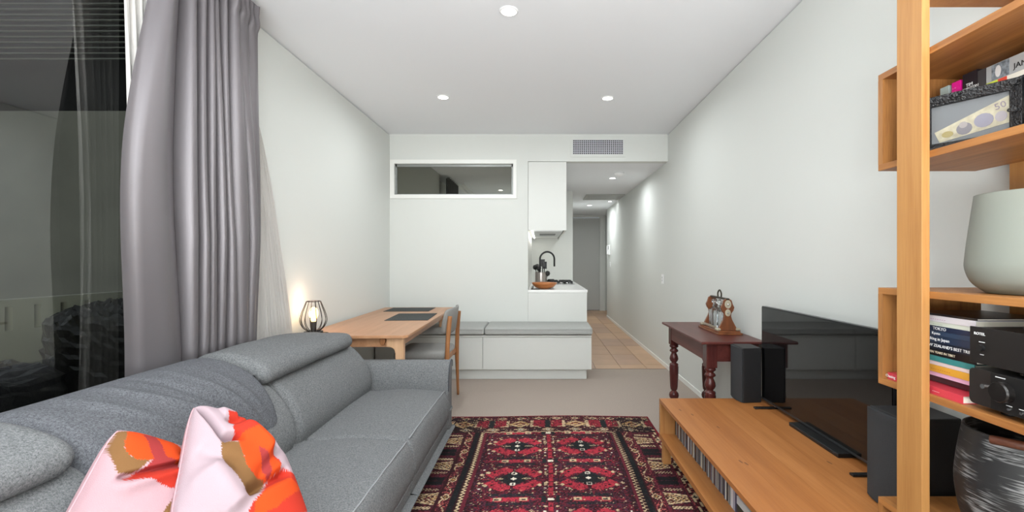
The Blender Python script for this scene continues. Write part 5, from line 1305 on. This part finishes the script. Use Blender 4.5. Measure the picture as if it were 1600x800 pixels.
def pt_(px, py, off=0.0212):     # a point of the note on the mount, from its measured place
    k = (px - 846) / 711; nx_, ny_ = -math.sin(rzf), math.cos(rzf)
    ox, oy = A0.x + nx_ * off, A0.y + ny_ * off
    dx_, dy_ = (A1 - A0).normalized()
    t_ = (k * oy - ox) / (dx_ - k * dy_)
    return (t_, 1.24 + (408 - py) / 711 * (oy + dy_ * t_) - UZF)
NP = [(0.0327, 0.0578), (0.0443, 0.0268), (0.1900, 0.0505), (0.1900, 0.1225)]
note = part('banknote', MB().prism(NP, 'Y', 0.0212, 0.0222), mat('note_cream', (166, 158, 136), 0.6, vary=(60, 0.20)), fr_, local=True, label='pale yellow banknote')
for n__, (xx_, zz_, rx_, rz_, c_) in enumerate(((0.098, 0.055, 0.017, 0.017, (150, 146, 152)), (0.096, 0.066, 0.009, 0.009, (190, 182, 180)), (0.138, 0.068, 0.020, 0.019, (172, 168, 184)), (0.062, 0.047, 0.013, 0.009, (192, 174, 118)), (0.172, 0.070, 0.012, 0.014, (196, 188, 192)))):
    pts = [(xx_ + rx_ * math.cos(q), zz_ + rz_ * math.sin(q)) for q in np.linspace(0, 2 * PI, 14, endpoint=False)]
    part('note_print', MB().prism(pts, 'Y', 0.0208 - 0.0001 * n__, 0.0212), mat('note_ink_%d' % n__, tuple(int(v * 0.76) for v in c_), 0.8), note, local=True)
t50 = lettering('50', 0.024, (0, 0, 0), (1, 0, 0.28), (-0.28, 0, 1), mat('print_lilac', (120, 108, 120), 0.6), note)
t50.data.transform(Matrix.Translation(base_of(note)) ); t50.location = (0.161, 0.0200, 0.088)
part('glazing', MB().box(0.024, FL_ - 0.024, 0.0150, 0.0156, 0.02, FH - 0.022), pane_mat('frame_glass', 1.25), fr_, local=True)
def stand_book(x0, x1, y0, y1, z1, c_, label, texts=None):
    t = thing('book', label, 'book', ((x0 + x1) / 2, (y0 + y1) / 2, UZF), group='books behind the black frame')
    cm = mat('cover_%d_%d_%d' % c_, c_, 0.35); ct = 0.0016
    cv = part('cover', MB().box(x0, x1, y0, y0 + ct, UZF, z1).box(x0, x1, y1 - ct, y1, UZF, z1).box(x0, x0 + ct, y0 + ct, y1 - ct, UZF, z1), cm, t)
    part('pages', MB().box(x0 + ct, x1 - 0.003, y0 + ct, y1 - ct, UZF + 0.002, z1 - 0.003), PAGES, t)
    for (s_, q_, yy_, zz_, m_) in texts or []:
        lettering(s_, q_, (x0 - 0.0003, yy_, zz_), (0, -1, 0), (0, 0, 1), m_, cv)
    return t
stand_book(1.25, 1.40, 1.3975, 1.4266, 1.780, (178, 196, 192), 'pale blue grey book standing leftmost behind the frame')
stand_book(1.25, 1.40, 1.3590, 1.3866, 1.781, (236, 30, 150), 'bright magenta book standing behind the frame', [('- -', 0.012, 1.384, 1.760, TXW), ('- -', 0.012, 1.384, 1.750, TXW)])
stand_book(1.25, 1.40, 1.3051, 1.3506, 1.791, (30, 26, 34), 'thick black novel with white author lettering behind the frame', [('TIM', 0.0130, 1.3400, 1.7517, TXW), ('WINTON', 0.0112, 1.3490, 1.7415, TXW)])
stand_book(1.25, 1.40, 1.2806, 1.3040, 1.784, (62, 60, 62), 'dark charcoal book standing right of the thick black novel')
def lie(z0, z1, c_, label, y1=1.2788, x0=1.25):
    return flat_book(x0, 1.405, 0.98, y1, z0, z1, c_, label, None, group='books lying flat behind the black frame')
lie(1.5547, 1.610, (64, 58, 60), 'dark book lying lowest behind the black frame')
lie(1.6102, 1.665, (90, 84, 80), 'brown grey book lying second from the bottom behind the frame')
lie(1.6652, 1.7235, (40, 44, 52), 'blue black book lying under the striped one behind the frame')
t = lie(1.7240, 1.7375, (232, 224, 210), 'thin cream book with yellow and red spine ends behind the frame')
part('spine_band', MB().box(1.2492, 1.25, 1.246, 1.2788, 1.7240, 1.7375), mat('band_yellow', (214, 226, 70), 0.4), t)
part('spine_band', MB().box(1.2492, 1.25, 1.222, 1.2458, 1.7240, 1.7375), mat('band_red', (222, 74, 52), 0.4), t)
t = lie(1.7380, 1.7830, (168, 168, 168), 'grey book with a photograph and JAN on its spine, topmost of the pile')
lettering('JAN', 0.0200, (1.2492, 1.2040, 1.7490), (0, -1, 0), (0, 0, 1), TXB, t)
ph_ = part('spine_photo', MB().box(1.2492, 1.25, 1.216, 1.263, 1.7395, 1.7815), mat('photo_grey', (122, 128, 134), 0.5, vary=(90, 0.6)), t)
pts = [(1.245 + 0.008 * math.cos(q), 1.760 + 0.016 * math.sin(q)) for q in np.linspace(0, 2 * PI, 14, endpoint=False)]
part('photo_figure', MB().prism(pts, 'X', 1.2488, 1.2492), mat('photo_white', (216, 212, 210), 0.5), ph_)
